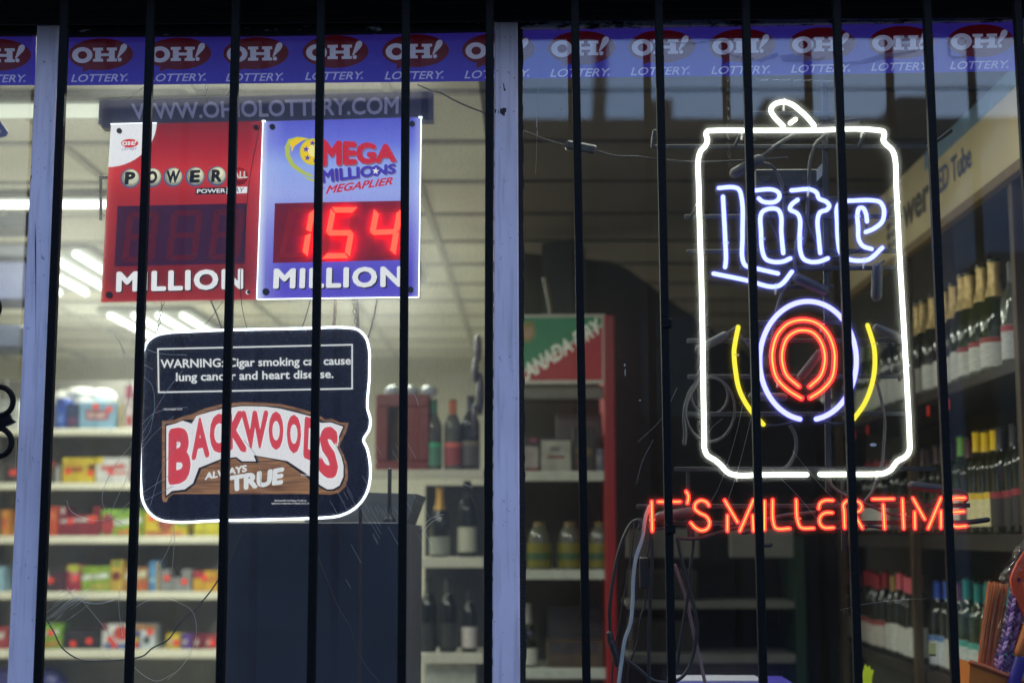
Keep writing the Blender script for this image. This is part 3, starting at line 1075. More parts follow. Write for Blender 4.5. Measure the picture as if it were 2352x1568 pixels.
for x, y, r_ in ((703, 343, 8), (718, 329, 7.5), (739, 338, 6), (706, 363, 7.5), (724, 369, 6.5), (741, 357, 6)):
    mb.poly([star(x, y, r_, .15)], LY - 0.0022, 0.0002)
part("star", mb, M_iblue, wb)
mq = [(738, 319.4), (910.5, 332), (910.5, 372.5), (738, 384)]
for dx, dy, Yo, m_, nm in ((3, 3, .0012, M_igrey, "lettering_shadow"), (0, 0, .0024, M_ired, "lettering")):
    mb = MB()
    text(mb, "MEGA", [(x + dx, y + dy) for x, y in mq], LY - Yo, 0.0005, bold=0.055)
    part(nm, mb, m_, bp)
mq = [(737, 389), (910, 375.5), (909, 398), (740, 421)]
for dx, dy, Yo, m_, nm in ((2, 2.4, .0012, M_igrey, "lettering_shadow"), (0, 0, .0024, M_iblue, "lettering")):
    mb = MB()
    text(mb, "MILLIONS", [(x + dx, y + dy) for x, y in mq], LY - Yo, 0.0005, bold=0.045)
    part(nm, mb, m_, bp)
mb = MB()
mb.poly([ell(863, 393, 12.3, 12, 24)], LY - .0029, .0003, mi=0)
mb.poly([star(863, 393, 8.5, .1)], LY - .0034, .0003, mi=1)
part("star", mb, [M_iblue, M_lwhite], bp)
mb = MB()
text(mb, "MEGAPLIER", [(750.5, 426.5), (903, 406.3), (901, 424), (748, 446)], LY - .0012, .0004, bold=.03, shear=.25)
part("lettering", mb, M_ired, bp)
mb = MB()
text(mb, "WITH", [(730, 431), (747, 428.5), (746, 435), (729, 437.5)], LY - .0012, .0004, bold=.01, shear=.2)
part("small_lettering", mb, M_igrey, bp)
display([(631.2, 467), (925, 461), (921, 597), (626.6, 604)],
        [((664, 477.7), (724, 476.4), (638, 593.2), (706, 592), '1'), ((760, 475.9), (823, 475.9), (737, 594), (803, 593.2), '5'), ((859.5, 477.7), (926, 475), (838, 590.6), (908, 588), '4')], bp, LY, M_led_b, M_segoff_b)
million([(629, 616.5), (924, 610.7), (924, 659), (627, 663.5)], bp, LY, M_lwhite)
# sign hardware
mb = MB()
mb.tube(pxs([(250, 407, LY + .02), (231, 408, LY + .02)], LY), 0.0035, n=8, smooth=False)
mb.beam(at(231.5, 405, LY + .02), at(231.5, 506, LY + .02), 0.0055, 0.006, 0.001)
part("bracket", mb, M_rivet, LS)

# =====================================================================================
# CIGAR SIGN
# =====================================================================================
BY = 0.075
BS = thing("cigar_sign", at(590, 1195, BY), "lit cigar advertising sign with white glowing edge, hung below the jackpot sign", "sign")
OUT = [(376, 765.5), (440, 761), (510, 758), (574, 756.5), (700, 754), (800, 752.5), (822, 757), (840, 775), (848, 803), (848.7, 840), (848, 873), (844, 937), (850.5, 962), (848, 986), (835, 1010), (843, 1029), (849.5, 1061), (850, 1100), (840, 1136), (816, 1166), (781, 1183.5), (740, 1188.5), (708, 1190), (574, 1193.5), (502, 1195), (384, 1197), (360, 1190), (341, 1174), (328, 1149), (324, 1120), (322.5, 1040), (324, 920), (326, 860), (329, 812), (338, 786), (355, 772)]
M_navy = mat("navy_sign_face", (0.011, 0.009, 0.022), 0.22, var=0.2, scale=60, emit=(0.011, 0.0085, 0.026), estr=0.3)
board = part("sign_board", MB().poly([OUT], BY, 0.012), M_navy, BS)
M_glow = emat("white_edge_light", (0.80, 0.90, 1.0), 4.0)
part("lit_border", MB().tube([at(x, y, BY - .001) for x, y in OUT], 0.0025, n=8, closed=True, res=4), M_glow, BS)
M_sw = emat("sign_white", (0.82, 0.84, 0.86), 0.92)
M_sw2 = emat("sign_soft_white", (0.76, 0.75, 0.78), 1.05)
wq = [(361, 799.5), (810.5, 789.6), (810.5, 893.8), (362.8, 902.4)]
wi = [(364.6, 803), (807, 793.2), (807, 890.2), (366.2, 898.7)]
wbx = part("warning_frame", MB().poly([wq, wi], BY - .0008, .0007), M_sw, board)
mb = MB()
text(mb, "WARNING: Cigar smoking can cause", [(368.5, 825), (806, 817.5), (806, 843), (369, 851.5)], BY - .0008, .0006, bold=.022)
text(mb, "lung cancer and heart disease.", [(404, 855.5), (766, 848), (766, 874), (404, 881.5)], BY - .0008, .0006, bold=.022)
part("warning_lettering", mb, M_sw, board)


def c1(*pts):
    return [(x * .2686, 765.4 + y * .2686) for x, y in pts]


def c2(*pts):
    return [(574.2 + x * .2686, 765.4 + y * .2686) for x, y in pts]


def wood_mat():
    m = bpy.data.materials.new("printed_wood")
    m.use_nodes = True
    N, L = m.node_tree.nodes, m.node_tree.links
    b = N["Principled BSDF"]
    tc = N.new("ShaderNodeTexCoord")
    mp = N.new("ShaderNodeMapping")
    mp.inputs["Scale"].default_value = (14, 1, 210)
    no = N.new("ShaderNodeTexNoise")
    no.inputs["Scale"].default_value = 1.0
    no.inputs["Detail"].default_value = 5
    no.inputs["Distortion"].default_value = 0.6
    rp_ = N.new("ShaderNodeValToRGB")
    rp_.color_ramp.elements[0].position, rp_.color_ramp.elements[0].color = 0.36, lin(96, 62, 42) + (1,)
    rp_.color_ramp.elements[1].position, rp_.color_ramp.elements[1].color = 0.62, lin(156, 112, 74) + (1,)
    L.new(tc.outputs["Object"], mp.inputs[0])
    L.new(mp.outputs[0], no.inputs[0])
    L.new(no.outputs[0], rp_.inputs[0])
    L.new(rp_.outputs[0], b.inputs["Emission Color"])
    b.inputs["Emission Strength"].default_value = 1.0 * K
    b.inputs["Base Color"].default_value = (0.05, 0.03, 0.02, 1)
    return m


wood = c1((1385, 745), (1420, 745), (1500, 735), (1560, 710), (1640, 690), (1740, 645), (1900, 603), (2060, 588)) + \
    c2((0, 588), (120, 590), (260, 602), (420, 640), (560, 680), (610, 712), (640, 735), (700, 728), (770, 762), (845, 765), (815, 860), (775, 930), (765, 965), (800, 1035), (832, 1120), (838, 1230), (815, 1310), (760, 1360), (690, 1378), (560, 1372)) + \
    c1((2000, 1372), (1480, 1372), (1440, 1400), (1425, 1440), (1395, 1440), (1385, 1400))
navy2 = c1((1412, 775), (1500, 762), (1570, 735), (1660, 735), (1750, 675), (1900, 633), (2060, 612)) + \
    c2((0, 612), (120, 614), (260, 628), (420, 668), (560, 708), (625, 752), (700, 752), (815, 790), (780, 870), (745, 940), (745, 965), (790, 1050), (812, 1130), (812, 1230), (780, 1310), (720, 1345), (660, 1348), (590, 1312), (480, 1225), (300, 1100), (60, 1050), (80, 1105)) + \
    c1((2230, 1105), (2060, 1105), (2015, 1070), (1900, 1082), (1720, 1160), (1668, 1290), (1590, 1350), (1480, 1362), (1412, 1410))
white = c1((1422, 790), (1500, 770), (1560, 745), (1640, 770), (1680, 705), (1800, 668), (1920, 640), (2060, 622)) + \
    c2((0, 622), (120, 624), (260, 642), (420, 682), (540, 715), (610, 765), (690, 760), (797, 797), (760, 880), (735, 955), (780, 1050), (800, 1130), (798, 1225), (765, 1300), (710, 1330), (660, 1332), (600, 1296), (500, 1210), (320, 1090), (30, 1040), (50, 1090)) + \
    c1((2185, 1092), (2070, 1092), (2020, 1056), (1900, 1068), (1700, 1148), (1650, 1280), (1580, 1332), (1470, 1345), (1422, 1385))
wd = part("wood_plaque", MB().poly([wood], BY - .0006, .0005), wood_mat(), board)
part("plaque_gap", MB().poly([navy2], BY - .0011, .0004), M_dark_ink, wd)  # navy gap line printed between the wood and the white backing
wp = part("white_backing", MB().poly([white], BY - .0016, .0004), M_sw2, wd)
LET = [("B", (387, 985), (440, 976), (437, 1107), (386, 1114)), ("A", (447, 961), (471, 955), (482, 1049), (439, 1057)), ("C", (480, 953), (516, 947), (519, 1036), (483, 1045)), ("K", (520, 946), (562, 942), (568, 1039), (521, 1032)),
       ("W", (553, 943), (617, 942), (611, 1030), (562, 1031)), ("O", (617, 943), (651.5, 945), (650.5, 1034), (617, 1032)), ("O", (658.5, 949), (693, 954), (690, 1044), (658.5, 1038)), ("D", (700, 955), (737, 966), (733, 1066), (696, 1050)), ("S", (737, 974), (778, 984), (776, 1108), (727, 1086))]
mo, mi_ = MB(), MB()
for ch, a, b, c, d in LET:
    text(mi_, ch, [a, b, c, d], BY - .0030, .0005, bold=.055)
    cx_ = (a[0] + b[0] + c[0] + d[0]) / 4
    cy_ = (a[1] + b[1] + c[1] + d[1]) / 4
    text(mo, ch, [(cx_ + (p[0] - cx_) * 1.13, cy_ + (p[1] - cy_) * 1.05) for p in (a, b, c, d)], BY - .0024, .0005, bold=.09)
part("letter_outline", mo, M_lwhite, wp)
part("brand_lettering", mi_, emat("sign_red_ink", lin(212, 70, 84), 1.0), wp)
mb = MB()
text(mb, "ALWAYS", [(471.5, 1085.5), (567, 1066), (567, 1082.5), (470, 1102)], BY - .0012, .0005, bold=.045)
text(mb, "TRUE", [(525, 1093), (653, 1072), (652, 1111), (530, 1129.5)], BY - .0012, .0005, bold=.06, shear=.08)
part("motto_lettering", mb, M_sw, wd)
mb = MB()
text(mb, "Backwoods® and Always True® are", [(631, 1146.5), (704, 1146.5), (704, 1152), (631, 1152)], BY - .0008, .0005)
text(mb, "registered trademarks of Altadis U.S.A. Inc", [(623, 1153), (712, 1153), (712, 1158.5), (623, 1158.5)], BY - .0008, .0005)
part("small_lettering", mb, M_sw2, board)
mb = MB()
text(mb, "©2018 Altadis U.S.A.", [(375, 937), (419, 936), (419, 941), (375, 942)], BY - .0008, .0005)
part("small_lettering", mb, M_sw2, board)
mb = MB()
text(mb, "CIGARS", [(691, 1088), (713, 1088), (713, 1092.5), (691, 1092.5)], BY - .0020, .0005)
part("small_lettering", mb, M_sw2, board)
# red pen scratch on the sign's left
part("red_scrawl", MB().tube(pxs([(355, 832), (360, 880), (365, 960), (370, 1005), (372, 1055)], BY - .002), .0008, n=5), cm(120, 30, 20), board)


def chain(name, p0, p1, label, parent=None, link=11.0, Y=0.1, m=None):
    a, b = at(*p0, Y), at(*p1, Y)
    L_ = (b - a).length
    n = max(2, int(L_ * ppm(Y) / link))
    mb = MB()
    d = (b - a) / n
    for i in range(n):
        c = a + d * (i + .5)
        h = d.length * .62
        dn = d.normalized()
        u = Vector((0, 1, 0)) if i % 2 else dn.cross(Vector((0, 1, 0))).normalized()
        rad = 0.0022
        pts = []
        for j in range(10):
            an = 2 * math.pi * j / 10
            pts.append(c + dn * (h * math.cos(an)) + u * (0.0030 * math.sin(an)))
        mb.tube(pts, 0.00075, n=5, closed=True, smooth=False)
    return mb


M_chain = mat("dull_chain", (0.05, 0.048, 0.045), 0.4, metal=0.8)
for (a, b, lab) in (((374.7, 690), (360, 768), "thin chain holding the cigar sign at its upper left corner"), ((811, 686), (818.6, 754), "thin chain holding the cigar sign at its upper right corner"),
                    ((474, 196), (476, 238), "thin chain holding the left part of the jackpot sign header")):
    solo("hanging_chain", chain("chain", a, b, lab), M_chain, lab, "chain", "chains holding up the signs")
M_wire = mat("thin_black_wire", (0.012, 0.011, 0.014), 0.5)
M_cable = mat("black_cable", (0.014, 0.012, 0.014), 0.45)


def cable(pts, r_px, Y, label, m=None, flat=1.0, name="cable", res=6):
    mb = MB().tube(pxs(pts, Y), r_px / ppm(Y), n=8, res=res, flat=flat)
    return solo(name, mb, m or M_cable, label, "cable")


cable([(597.6, 282), (572, 421), (568, 460), (558.7, 570), (552, 637.6), (556, 704.7), (569.4, 763.8)], .9, .083, "thin black wire hanging down across the red jackpot panel", M_wire)
cable([(484, 690), (500, 728), (512, 765)], 2.0, .10, "short dark cord leaning from the red panel's lower edge to the cigar sign", M_wire)
cable([(512, 692), (480, 735), (440, 775)], .7, .10, "hair-thin wire crossing the short dark cord above the cigar sign", M_wire)
cable([(713, 690), (700, 735), (690, 760)], 1.4, .10, "short thin cord below the letters of the blue jackpot panel", M_wire)
cable([(866, 688), (858, 730), (846, 775)], 1.8, .10, "dark cord dropping from the blue panel to the cigar sign's right shoulder", M_wire)
cable([(770, 690), (769, 720), (765, 760)], 4.0, .35, "rusty brown strap hanging behind the cigar sign", cm(150, 95, 50))
cable([(103, 1416), (123.6, 1451), (142, 1486), (185, 1514), (242, 1516), (295, 1512.6), (330, 1504.5), (349, 1488), (387, 1467), (414, 1429), (457, 1389), (483.5, 1357), (500, 1333), (521, 1303), (553, 1228)], 1.7, .05, "slack dark cable sagging across the snack shelves")
cable([(727, 1268), (745, 1315), (775, 1390), (805, 1443), (821, 1496), (845, 1535), (872, 1570), (880, 1620)], 1.6, .2, "slack dark cord hanging in front of the navy cabinet")
cable([(820, 690), (823, 780), (826, 1000), (828, 1300), (826, 1640)], 4.0, .26, "straight dark power cord running down from the blue panel", mat("maroon_cord", (0.03, 0.012, 0.016), 0.5))
cable([(330, 200), (305, 220), (282, 233), (262, 240)], 1.2, .11, "thin black wire beside the left end of the grey header", M_wire)
cable([(537, 194), (520, 222), (507, 244)], 1.0, .11, "hair-thin wire above the letters of the grey header", M_wire)
mb = MB().tube(pxs([(960, 195), (990, 208), (1014.7, 214.9), (1038.9, 228.3), (1076.5, 245.8), (1115.5, 260.6), (1160, 282), (1202.6, 300.3), (1230.8, 311.6), (1257.7, 322.3), (1300, 335)], .12), 1.9 / ppm(.12), n=8, res=6)
mb.tube(pxs([(1369, 346.5), (1413.5, 358.6), (1464.5, 360), (1526, 368), (1612, 372), (1714, 368), (1808, 362)], .12), 2.2 / ppm(.12), n=8, res=6)
cb = thing("adapter_cable", at(1334, 356, .12), "grey power cord with an inline adapter crossing the top of both panes", "cord")
part("cord", mb, mat("grey_cord", (0.05, 0.044, 0.04), 0.5), cb)
mb = MB()
a, b = at(1299, 333, .12), at(1369, 346, .12)
mb.beam(a, b, 0.021, 0.018, 0.004)
part("inline_adapter", mb, M_rivet, cb)

# =====================================================================================
# NEON SIGN
# =====================================================================================
NY = 0.10
NS = thing("neon_sign", at(1855, 1215, NY), "lit neon beer sign shaped as a drinks can over a red glowing slogan", "neon sign")
PN = ppm(NY)
M_nw = emat("white_neon", (0.95, 1.0, 0.86), 5.0)
M_nb = emat("blue_white_neon", (0.27, 0.33, 1.0), 5.0)
M_halo = shellmat("blue_halo_shell", (0.16, 0.12, 1.0), 1.0, 0.25)  # halo of the blue tubes, painted as a faint emissive shell
M_nb2 = emat("blue_circle_neon", (0.28, 0.29, 1.0), 4.6)
M_ny = emat("yellow_neon", (1.0, 0.84, 0.06), 1.3)
M_core = emat("neon_core", (1.0, 0.50, 0.05), 5.8)
M_shell = shellmat("red_neon_glass", (1.0, 0.020, 0.028), 4.0, 0.66)
M_dark = mat("painted_out_glass", (0.010, 0.008, 0.010), 0.25, spec=0.5)


def ntube(name, pts, r_px, m, parent=NS, res=6, Y=NY):
    return part(name, MB().tube(pxs(pts, Y), r_px / PN, n=12, res=res), m, parent, sharp=60)


def rtube(name, pts, r_px, core_px, res=6, Y=NY):
    o = part(name, MB().tube(pxs(pts, Y), r_px / PN, n=12, res=res), M_shell, NS, sharp=60)
    part("gas_core", MB().tube(pxs(pts, Y), core_px / PN, n=8, res=res), M_core, o, sharp=60)
    return o


CAN = [(1852.8, 1089.4), (1809, 1089.2), (1740, 1090), (1690, 1090.4), (1671, 1084), (1657, 1069), (1642, 1056), (1625, 1045.5), (1618.5, 1032), (1617.6, 1007), (1613.6, 765), (1612.4, 700), (1604.6, 421), (1604, 366), (1609.5, 347), (1621.6, 333), (1625, 320), (1621.6, 309), (1625, 301.6), (1636, 300.3), (1720, 300), (1850, 300), (2018, 299.6), (2029.5, 303), (2031, 312), (2028.6, 322), (2035, 331.5), (2048.5, 344), (2055.3, 362), (2058.3, 421), (2067, 600), (2077, 770), (2084, 900), (2089, 1007), (2088.5, 1035), (2080, 1048), (2061, 1059), (2045, 1079), (2028, 1087), (2004, 1088.3), (1940, 1088.5), (1883.7, 1088.8)]
ntube("can_outline_tube", CAN, 5.6, M_nw)
ntube("pull_tab_tube", [(1799, 290), (1776.3, 265.7), (1770.6, 252.3), (1777.6, 241), (1797.7, 234.6), (1816.5, 239), (1835.3, 252.3), (1856.8, 272.4), (1869.7, 288.5)], 5.6, M_nw)
ntube("pull_tab_tube", [(1815, 283), (1827, 274.5)], 5.2, M_nw)
LITE = [
    [(1651, 432), (1684, 430.2), (1696.5, 434.5), (1702, 446.9), (1705.5, 543.6), (1706, 597.3), (1712, 609.4), (1741, 617.4), (1786.8, 628)],
    [(1660.6, 452), (1666, 557), (1667.3, 597.3), (1665.4, 613.4)],
    [(1639, 628.2), (1722.4, 645.6), (1765.3, 657.7), (1780, 658.2), (1793, 654), (1819, 624)],
    [(1733, 437.5), (1776, 436), (1788.5, 443), (1790, 453.6), (1781.7, 463), (1752, 463), (1742.8, 456)],
    [(1799, 581.3), (1794.6, 532.9), (1793, 492), (1785.8, 481), (1760, 481.3), (1749.5, 489), (1748, 533), (1751.6, 578.6), (1758.9, 594.8), (1776.4, 601.5), (1797.9, 600.7), (1815.3, 593.4)],
    [(1818, 437.5), (1864, 436), (1875.8, 442.9), (1881, 456), (1897, 463), (1904.8, 472.4), (1899, 482), (1884.5, 487), (1879, 498), (1881, 549), (1883.9, 581)],
    [(1832, 459), (1817.5, 471), (1814.5, 481), (1829, 488.6), (1836, 498), (1836.8, 543.7), (1838.7, 578.6), (1846, 594.8), (1862.4, 601.5), (1883.9, 600), (1901.4, 593.4)],
    [(1988.7, 533), (2007.5, 524.9), (2026.3, 508.7), (2030.6, 490), (2029, 476.5), (2021, 464.4), (2004.8, 460.4), (1964.5, 460.9), (1934, 464.4), (1924, 473), (1922.9, 511.4), (1925.5, 557), (1931, 581.3), (1948.4, 594.8), (1978, 598.8), (1996.8, 595), (2026.3, 569)],
    [(1991.4, 508.7), (1988.7, 490), (1982, 478), (1974, 478), (1969.9, 488), (1971, 522), (1973, 551.7), (1982, 565), (2002, 572)],
]
for s_ in LITE:
    lt_ = ntube("letter_tube", s_, 5.0, M_nb)
    part("halo_shell", MB().tube(pxs(s_, NY), 7.2 / PN, n=12, res=6), M_halo, lt_, sharp=60)  # glow shell wider than the tube, gives it a halo
a0 = math.acos((1873 - 1856) / 111.0)
ci = []
for i in range(41):
    a = math.pi / 2 - .17 + -(2 * math.pi - .34) * i / 40
    ci.append((1856 + 111 * math.cos(a), 828 + 136 * math.sin(a)))
ct_ = ntube("circle_tube", ci, 5.7, M_nb2, res=2)
part("halo_shell", MB().tube(pxs(ci, NY), 7.4 / PN, n=12, res=2), M_halo, ct_, sharp=60)
rtube("ring_tube", [(1840.7, 914.4), (1808.5, 894), (1784, 867.4), (1774.5, 832.5), (1774.5, 805), (1786, 768), (1810, 743), (1842, 734.5), (1874, 741), (1900, 764), (1915, 800), (1917, 832), (1910.5, 868), (1889, 894), (1861, 913)], 6.8, 1.9)
rtube("ring_tube", [(1835.3, 887.5), (1806.5, 861), (1797, 832), (1797, 806), (1808, 776), (1828, 761), (1845, 758.3), (1866, 763), (1884, 782), (1894, 812), (1892.5, 842), (1884, 864), (1859.5, 887.5)], 6.4, 1.8)
ntube("arc_tube", [(1695.5, 751), (1688, 790), (1686, 806), (1688.8, 846), (1698, 894.3), (1717, 932), (1741, 961.5), (1753.3, 974)], 5.4, M_ny)
ntube("arc_tube", [(1992.7, 747), (2004.8, 785.6), (2008.6, 806), (2009, 846), (2001.7, 886), (1985.6, 926.4), (1961.5, 961)], 5.4, M_ny)
SLO = [
    [(1496.7, 1151), (1498, 1218.5)], [(1511.5, 1151.5), (1562.5, 1151.5)], [(1534, 1159), (1536, 1216)],
    [(1576, 1128), (1580.6, 1136), (1581, 1145), (1578.7, 1154.9)],
    [(1628.4, 1160.7), (1623, 1152.7), (1609.5, 1148.6), (1598, 1155), (1596, 1167), (1606, 1176.8), (1622, 1185), (1629.7, 1198.3), (1625.7, 1212), (1612.2, 1217.7), (1597, 1211), (1586.7, 1199.7)],
    [(1670.8, 1183), (1670.8, 1218.5)], [(1664.6, 1148), (1694, 1198.3)], [(1730.4, 1147), (1699.5, 1218.5)], [(1729, 1183), (1730.4, 1218.5)],
    [(1756, 1150), (1756, 1215.8)],
    [(1774.7, 1147), (1776, 1198), (1781.4, 1211.8), (1813.9, 1213)],
    [(1828.6, 1147), (1832.6, 1197), (1839.4, 1210.4), (1868.9, 1212.3)],
    [(1880.5, 1167.4), (1883.6, 1155), (1894.4, 1148.6), (1913, 1148.6)], [(1911.8, 1176.8), (1894.4, 1177.4), (1884, 1186), (1883, 1201), (1891.7, 1210.4), (1914.5, 1211)],
    [(1940, 1211.7), (1938.7, 1174), (1937.3, 1158), (1945.4, 1149.5), (1962, 1149), (1975, 1154), (1979, 1163.4), (1975, 1172), (1964, 1176)], [(1966, 1186), (1980.3, 1211.7)],
    [(2004.4, 1145.5), (2052.7, 1145)], [(2028.6, 1158), (2031.8, 1213)],
    [(2072.9, 1145), (2075.6, 1213)],
    [(2101, 1175), (2101.6, 1213)], [(2097, 1143.5), (2123.9, 1191.6)], [(2161.4, 1142.5), (2131.9, 1213)], [(2161.4, 1173), (2161.4, 1211.7)],
    [(2186, 1146), (2193, 1143.4), (2216.5, 1142.6)], [(2189, 1175.5), (2213.8, 1174)], [(2183, 1150), (2184, 1200), (2192.3, 1207.7), (2219, 1207)],
]
for s_ in SLO:
    rtube("slogan_tube", s_, 4.9, 1.5)
# painted out connections between the letters
mb = MB()
for s_ in ([(1498, 1219), (1510, 1214), (1528, 1212), (1536, 1217)], [(1612, 1218), (1640, 1206), (1660, 1208), (1671, 1219)], [(1699, 1219), (1705, 1223), (1722, 1221), (1730, 1219)],
           [(1914, 1211), (1926, 1214), (1940, 1212)], [(1980, 1212), (1995, 1208), (2015, 1210), (2031, 1213)], [(2075, 1213), (2090, 1211), (2101, 1213)], [(2123, 1192), (2126, 1206), (2132, 1213)],
           [(2161, 1212), (2175, 1209), (2184, 1206)], [(1562, 1151), (1570, 1152), (1578, 1155)], [(1497, 1150), (1503, 1149), (1511, 1151)],
           [(2052, 1145), (2062, 1142), (2073, 1144)], [(1694, 1198), (1682, 1204)], [(2216, 1142), (2221, 1146), (2216, 1152)],
           [(1651, 432), (1647, 437), (1649, 446), (1660, 452)], [(1665, 613), (1652, 621), (1640, 628)], [(1748, 462), (1780, 540), (1799, 581)], [(1833, 462), (1860, 530), (1884, 581)],
           [(1790, 450), (1803, 446), (1818, 438)], [(1735, 452), (1772, 451), (1786, 450)], [(1901, 594), (1945, 583), (1985, 570)], [(1991, 509), (1990, 520), (1988, 532)],
           [(1838, 962), (1818, 970), (1780, 977), (1755, 975)], [(1873, 962), (1895, 969), (1925, 974), (1960, 965)], [(1841, 914), (1848, 910), (1860, 913)], [(1835, 888), (1846, 882), (1860, 888)], [(1816, 282), (1810, 292)]):
    mb.tube(pxs(s_, NY + .012), 3.6 / PN, n=8, res=5)
part("blackout_tube", mb, M_dark, NS)
# clear clips
M_clip = bpy.data.materials.new("clear_clip")
M_clip.use_nodes = True
_n, _l = M_clip.node_tree.nodes, M_clip.node_tree.links
_n.remove(_n["Principled BSDF"])
_t, _d, _x = _n.new("ShaderNodeBsdfTransparent"), _n.new("ShaderNodeBsdfTranslucent"), _n.new("ShaderNodeMixShader")
_d.inputs[0].default_value = (.8, .78, .76, 1)
_x.inputs[0].default_value = .35
_l.new(_t.outputs[0], _x.inputs[1])
_l.new(_d.outputs[0], _x.inputs[2])
_l.new(_x.outputs[0], _n["Material Output"].inputs[0])
for (x, y, vert) in ((1604.5, 471, 0), (1614, 842, 0), (2062, 465, 0), (2083, 840, 0), (1703, 300, 1), (1981, 300, 1), (1692, 1090, 1), (2015, 1088, 1), (1801, 234, 1), (1667, 558, 0), (1750.5, 549, 0), (1838, 548, 0), (1970, 497, 0), (1857, 436, 1), (1782, 658, 1), (1985, 598, 1), (1690, 815, 0), (2009, 790, 0), (1786, 873, 0), (1907, 870, 0), (1887, 745, 0), (1498, 1193, 0), (1833, 1190, 0), (2075, 1180, 0)):
    c = at(x, y, NY)
    d = Vector((1, 0, 0)) if vert else Vector((0, 0, 1))
    mb = MB()
    mb.tube([c - d * .0022, c + d * .0022], 7.3 / PN, n=12, smooth=False, caps=False)
    mb.beam(c + Vector((0, .006, 0)), c + Vector((.004, .032, -.010)), .005, .004)
    part("tube_clip", mb, M_clip, NS)
# frame of flat dark bars
FYB = 0.135
M_frame = mat("sign_frame_metal", (0.007, 0.007, 0.010), 0.5, var=0.3, scale=80)
FR = [(1498, 338, 2135, 337), (1708, 261, 1912, 261), (1770, 457, 1928, 456), (1572, 498.5, 2072, 497), (1577, 578.5, 2072, 576), (1700, 617, 2072, 615), (1722, 660, 1915, 659), (1722, 742, 1930, 741), (1578, 783, 2080, 782), (1580, 865, 2078, 864), (1580, 950.7, 2082, 950), (1550, 1077, 2150, 1076), (1462, 1163, 2228, 1160), (1470, 1201, 2200, 1199)]
for x0, y0, x1, y1 in FR:
    part("frame_bar", MB().beam(at(x0, y0, FYB), at(x1, y1, FYB), 0.0092, 0.006, 0.0008), M_frame, NS)
for x, y0, x2, y1 in ((1894, 188, 1903, 1130), (1580, 1075, 1582, 1240), (1935, 1075, 1937, 1265)):
    part("frame_bar", MB().beam(at(x, y0, FYB + .007), at(x2, y1, FYB + .007), 0.0125 if x == 1894 else .007, 0.006, 0.0008), M_frame, NS)
mb = MB()
mb.tube(pxs([(1499, 338), (1500, 322), (1503, 302)], FYB), 4.6 / PN, n=8)
mb.tube(pxs([(2133, 337), (2158, 320), (2184, 301)], FYB - .02), 4.8 / PN, n=8)
for x, y in ((1600, 480), (2050, 480), (1612, 850), (2080, 850), (1700, 318), (1985, 318)):
    mb.tube(pxs([(x, y - 8, NY + .01), (x - 14, y + 22, FYB)], NY), 4.0 / PN, n=8, smooth=False)
mb.beam(at(1750, 1200, FYB - .02), at(1750, 1252, FYB - .02), .008, .006)
mb.tube(pxs([(1744, 1252), (1770, 1251)], FYB - .03), 5 / PN, n=8)
mb.tube(pxs([(2192, 1201), (2230, 1198), (2268, 1193)], FYB - .02), 6.2 / PN, n=10)
part("support_rod", mb, M_frame, NS)
# electrode sleeves
M_boot = mat("electrode_sleeve", (0.045, 0.040, 0.044), 0.5, var=0.2, scale=60)
BOOT = [((1688, 398), (1742, 367), 13), ((1606, 802), (1664, 771), 10.5), ((2014, 754), (2072, 777), 11), ((1833, 640), (1893, 668), 13), ((2015.5, 616), (2014, 680), 13.5), ((1886, 290), (1968, 279), 9), ((1882, 812), (1840, 866), 11), ((1516, 1187), (1584, 1176), 12.5), ((2096, 1115), (2176, 1125), 11), ((1728, 910), (1800, 912), 10), ((1640, 975, ), (1628, 960), 0)]
for a, b, r_ in BOOT:
    if r_:
        part("electrode_sleeve", MB().tube(pxs([a, b], NY + .022), r_ / PN, n=12, smooth=False), M_boot, NS)
CAB = [
    ([(1743, 366), (1790, 330), (1828.6, 308)], 5), ([(1902.8, 306), (1875, 329.5), (1861, 369), (1857.6, 427), (1854, 496), (1848, 560)], 4.2), ([(1747, 373.6), (1770.6, 380.5), (1791.5, 410.7), (1799.6, 450), (1803, 503)], 4.2),
    ([(1664, 771), (1684, 758), (1695, 750)], 5), ([(1697, 770), (1725, 800), (1745, 850), (1760, 900)], 3.6), ([(2012, 753), (2000, 748), (1992, 744)], 4), ([(1838, 640), (1826, 610), (1830, 560), (1845, 500)], 4), ([(1815, 640), (1790, 690), (1776, 760), (1768, 820)], 3.4),
    ([(1813.9, 974.7), (1827, 1001.6), (1828, 1033.8), (1816.5, 1060.6), (1803, 1074), (1749, 1076.8)], 4.2), ([(2012.5, 872.8), (2026, 926.4), (2032.6, 974.7), (2030, 1020), (2026, 1066), (2012, 1105), (2004, 1127.7), (1988, 1149)], 3.6),
    ([(1906, 1090), (1908, 1110), (1930, 1130), (1975, 1148)], 3.6), ([(1975, 1150), (2040, 1178), (2100, 1190)], 3.4), ([(1558, 1235), (1600, 1236), (1647, 1224), (1690, 1212), (1730, 1201), (1800, 1183), (1870, 1176)], 4.2),
    ([(2176, 1125), (2205, 1126), (2219, 1134), (2221, 1146)], 4.2), ([(1838, 867), (1826, 873), (1812, 872)], 3.8), ([(2030, 600), (2022, 606), (2016, 612)], 3.6), ([(1892, 600), (1940, 590), (1950, 620)], 3.0),
]
for pts, r_ in CAB:
    part("sign_cable", MB().tube(pxs(pts, NY + .03), r_ / PN, n=8, res=6), M_boot, NS)
mb = MB()
mb.tube([at(x, y, NY + .028) for x, y in ell(1631, 940, 57, 74, 24)], 3.2 / PN, n=8, closed=True, smooth=False)
mb.tube([at(x, y, NY + .036) for x, y in ell(1630, 908, 42, 44, 24)], 3.0 / PN, n=8, closed=True, smooth=False)
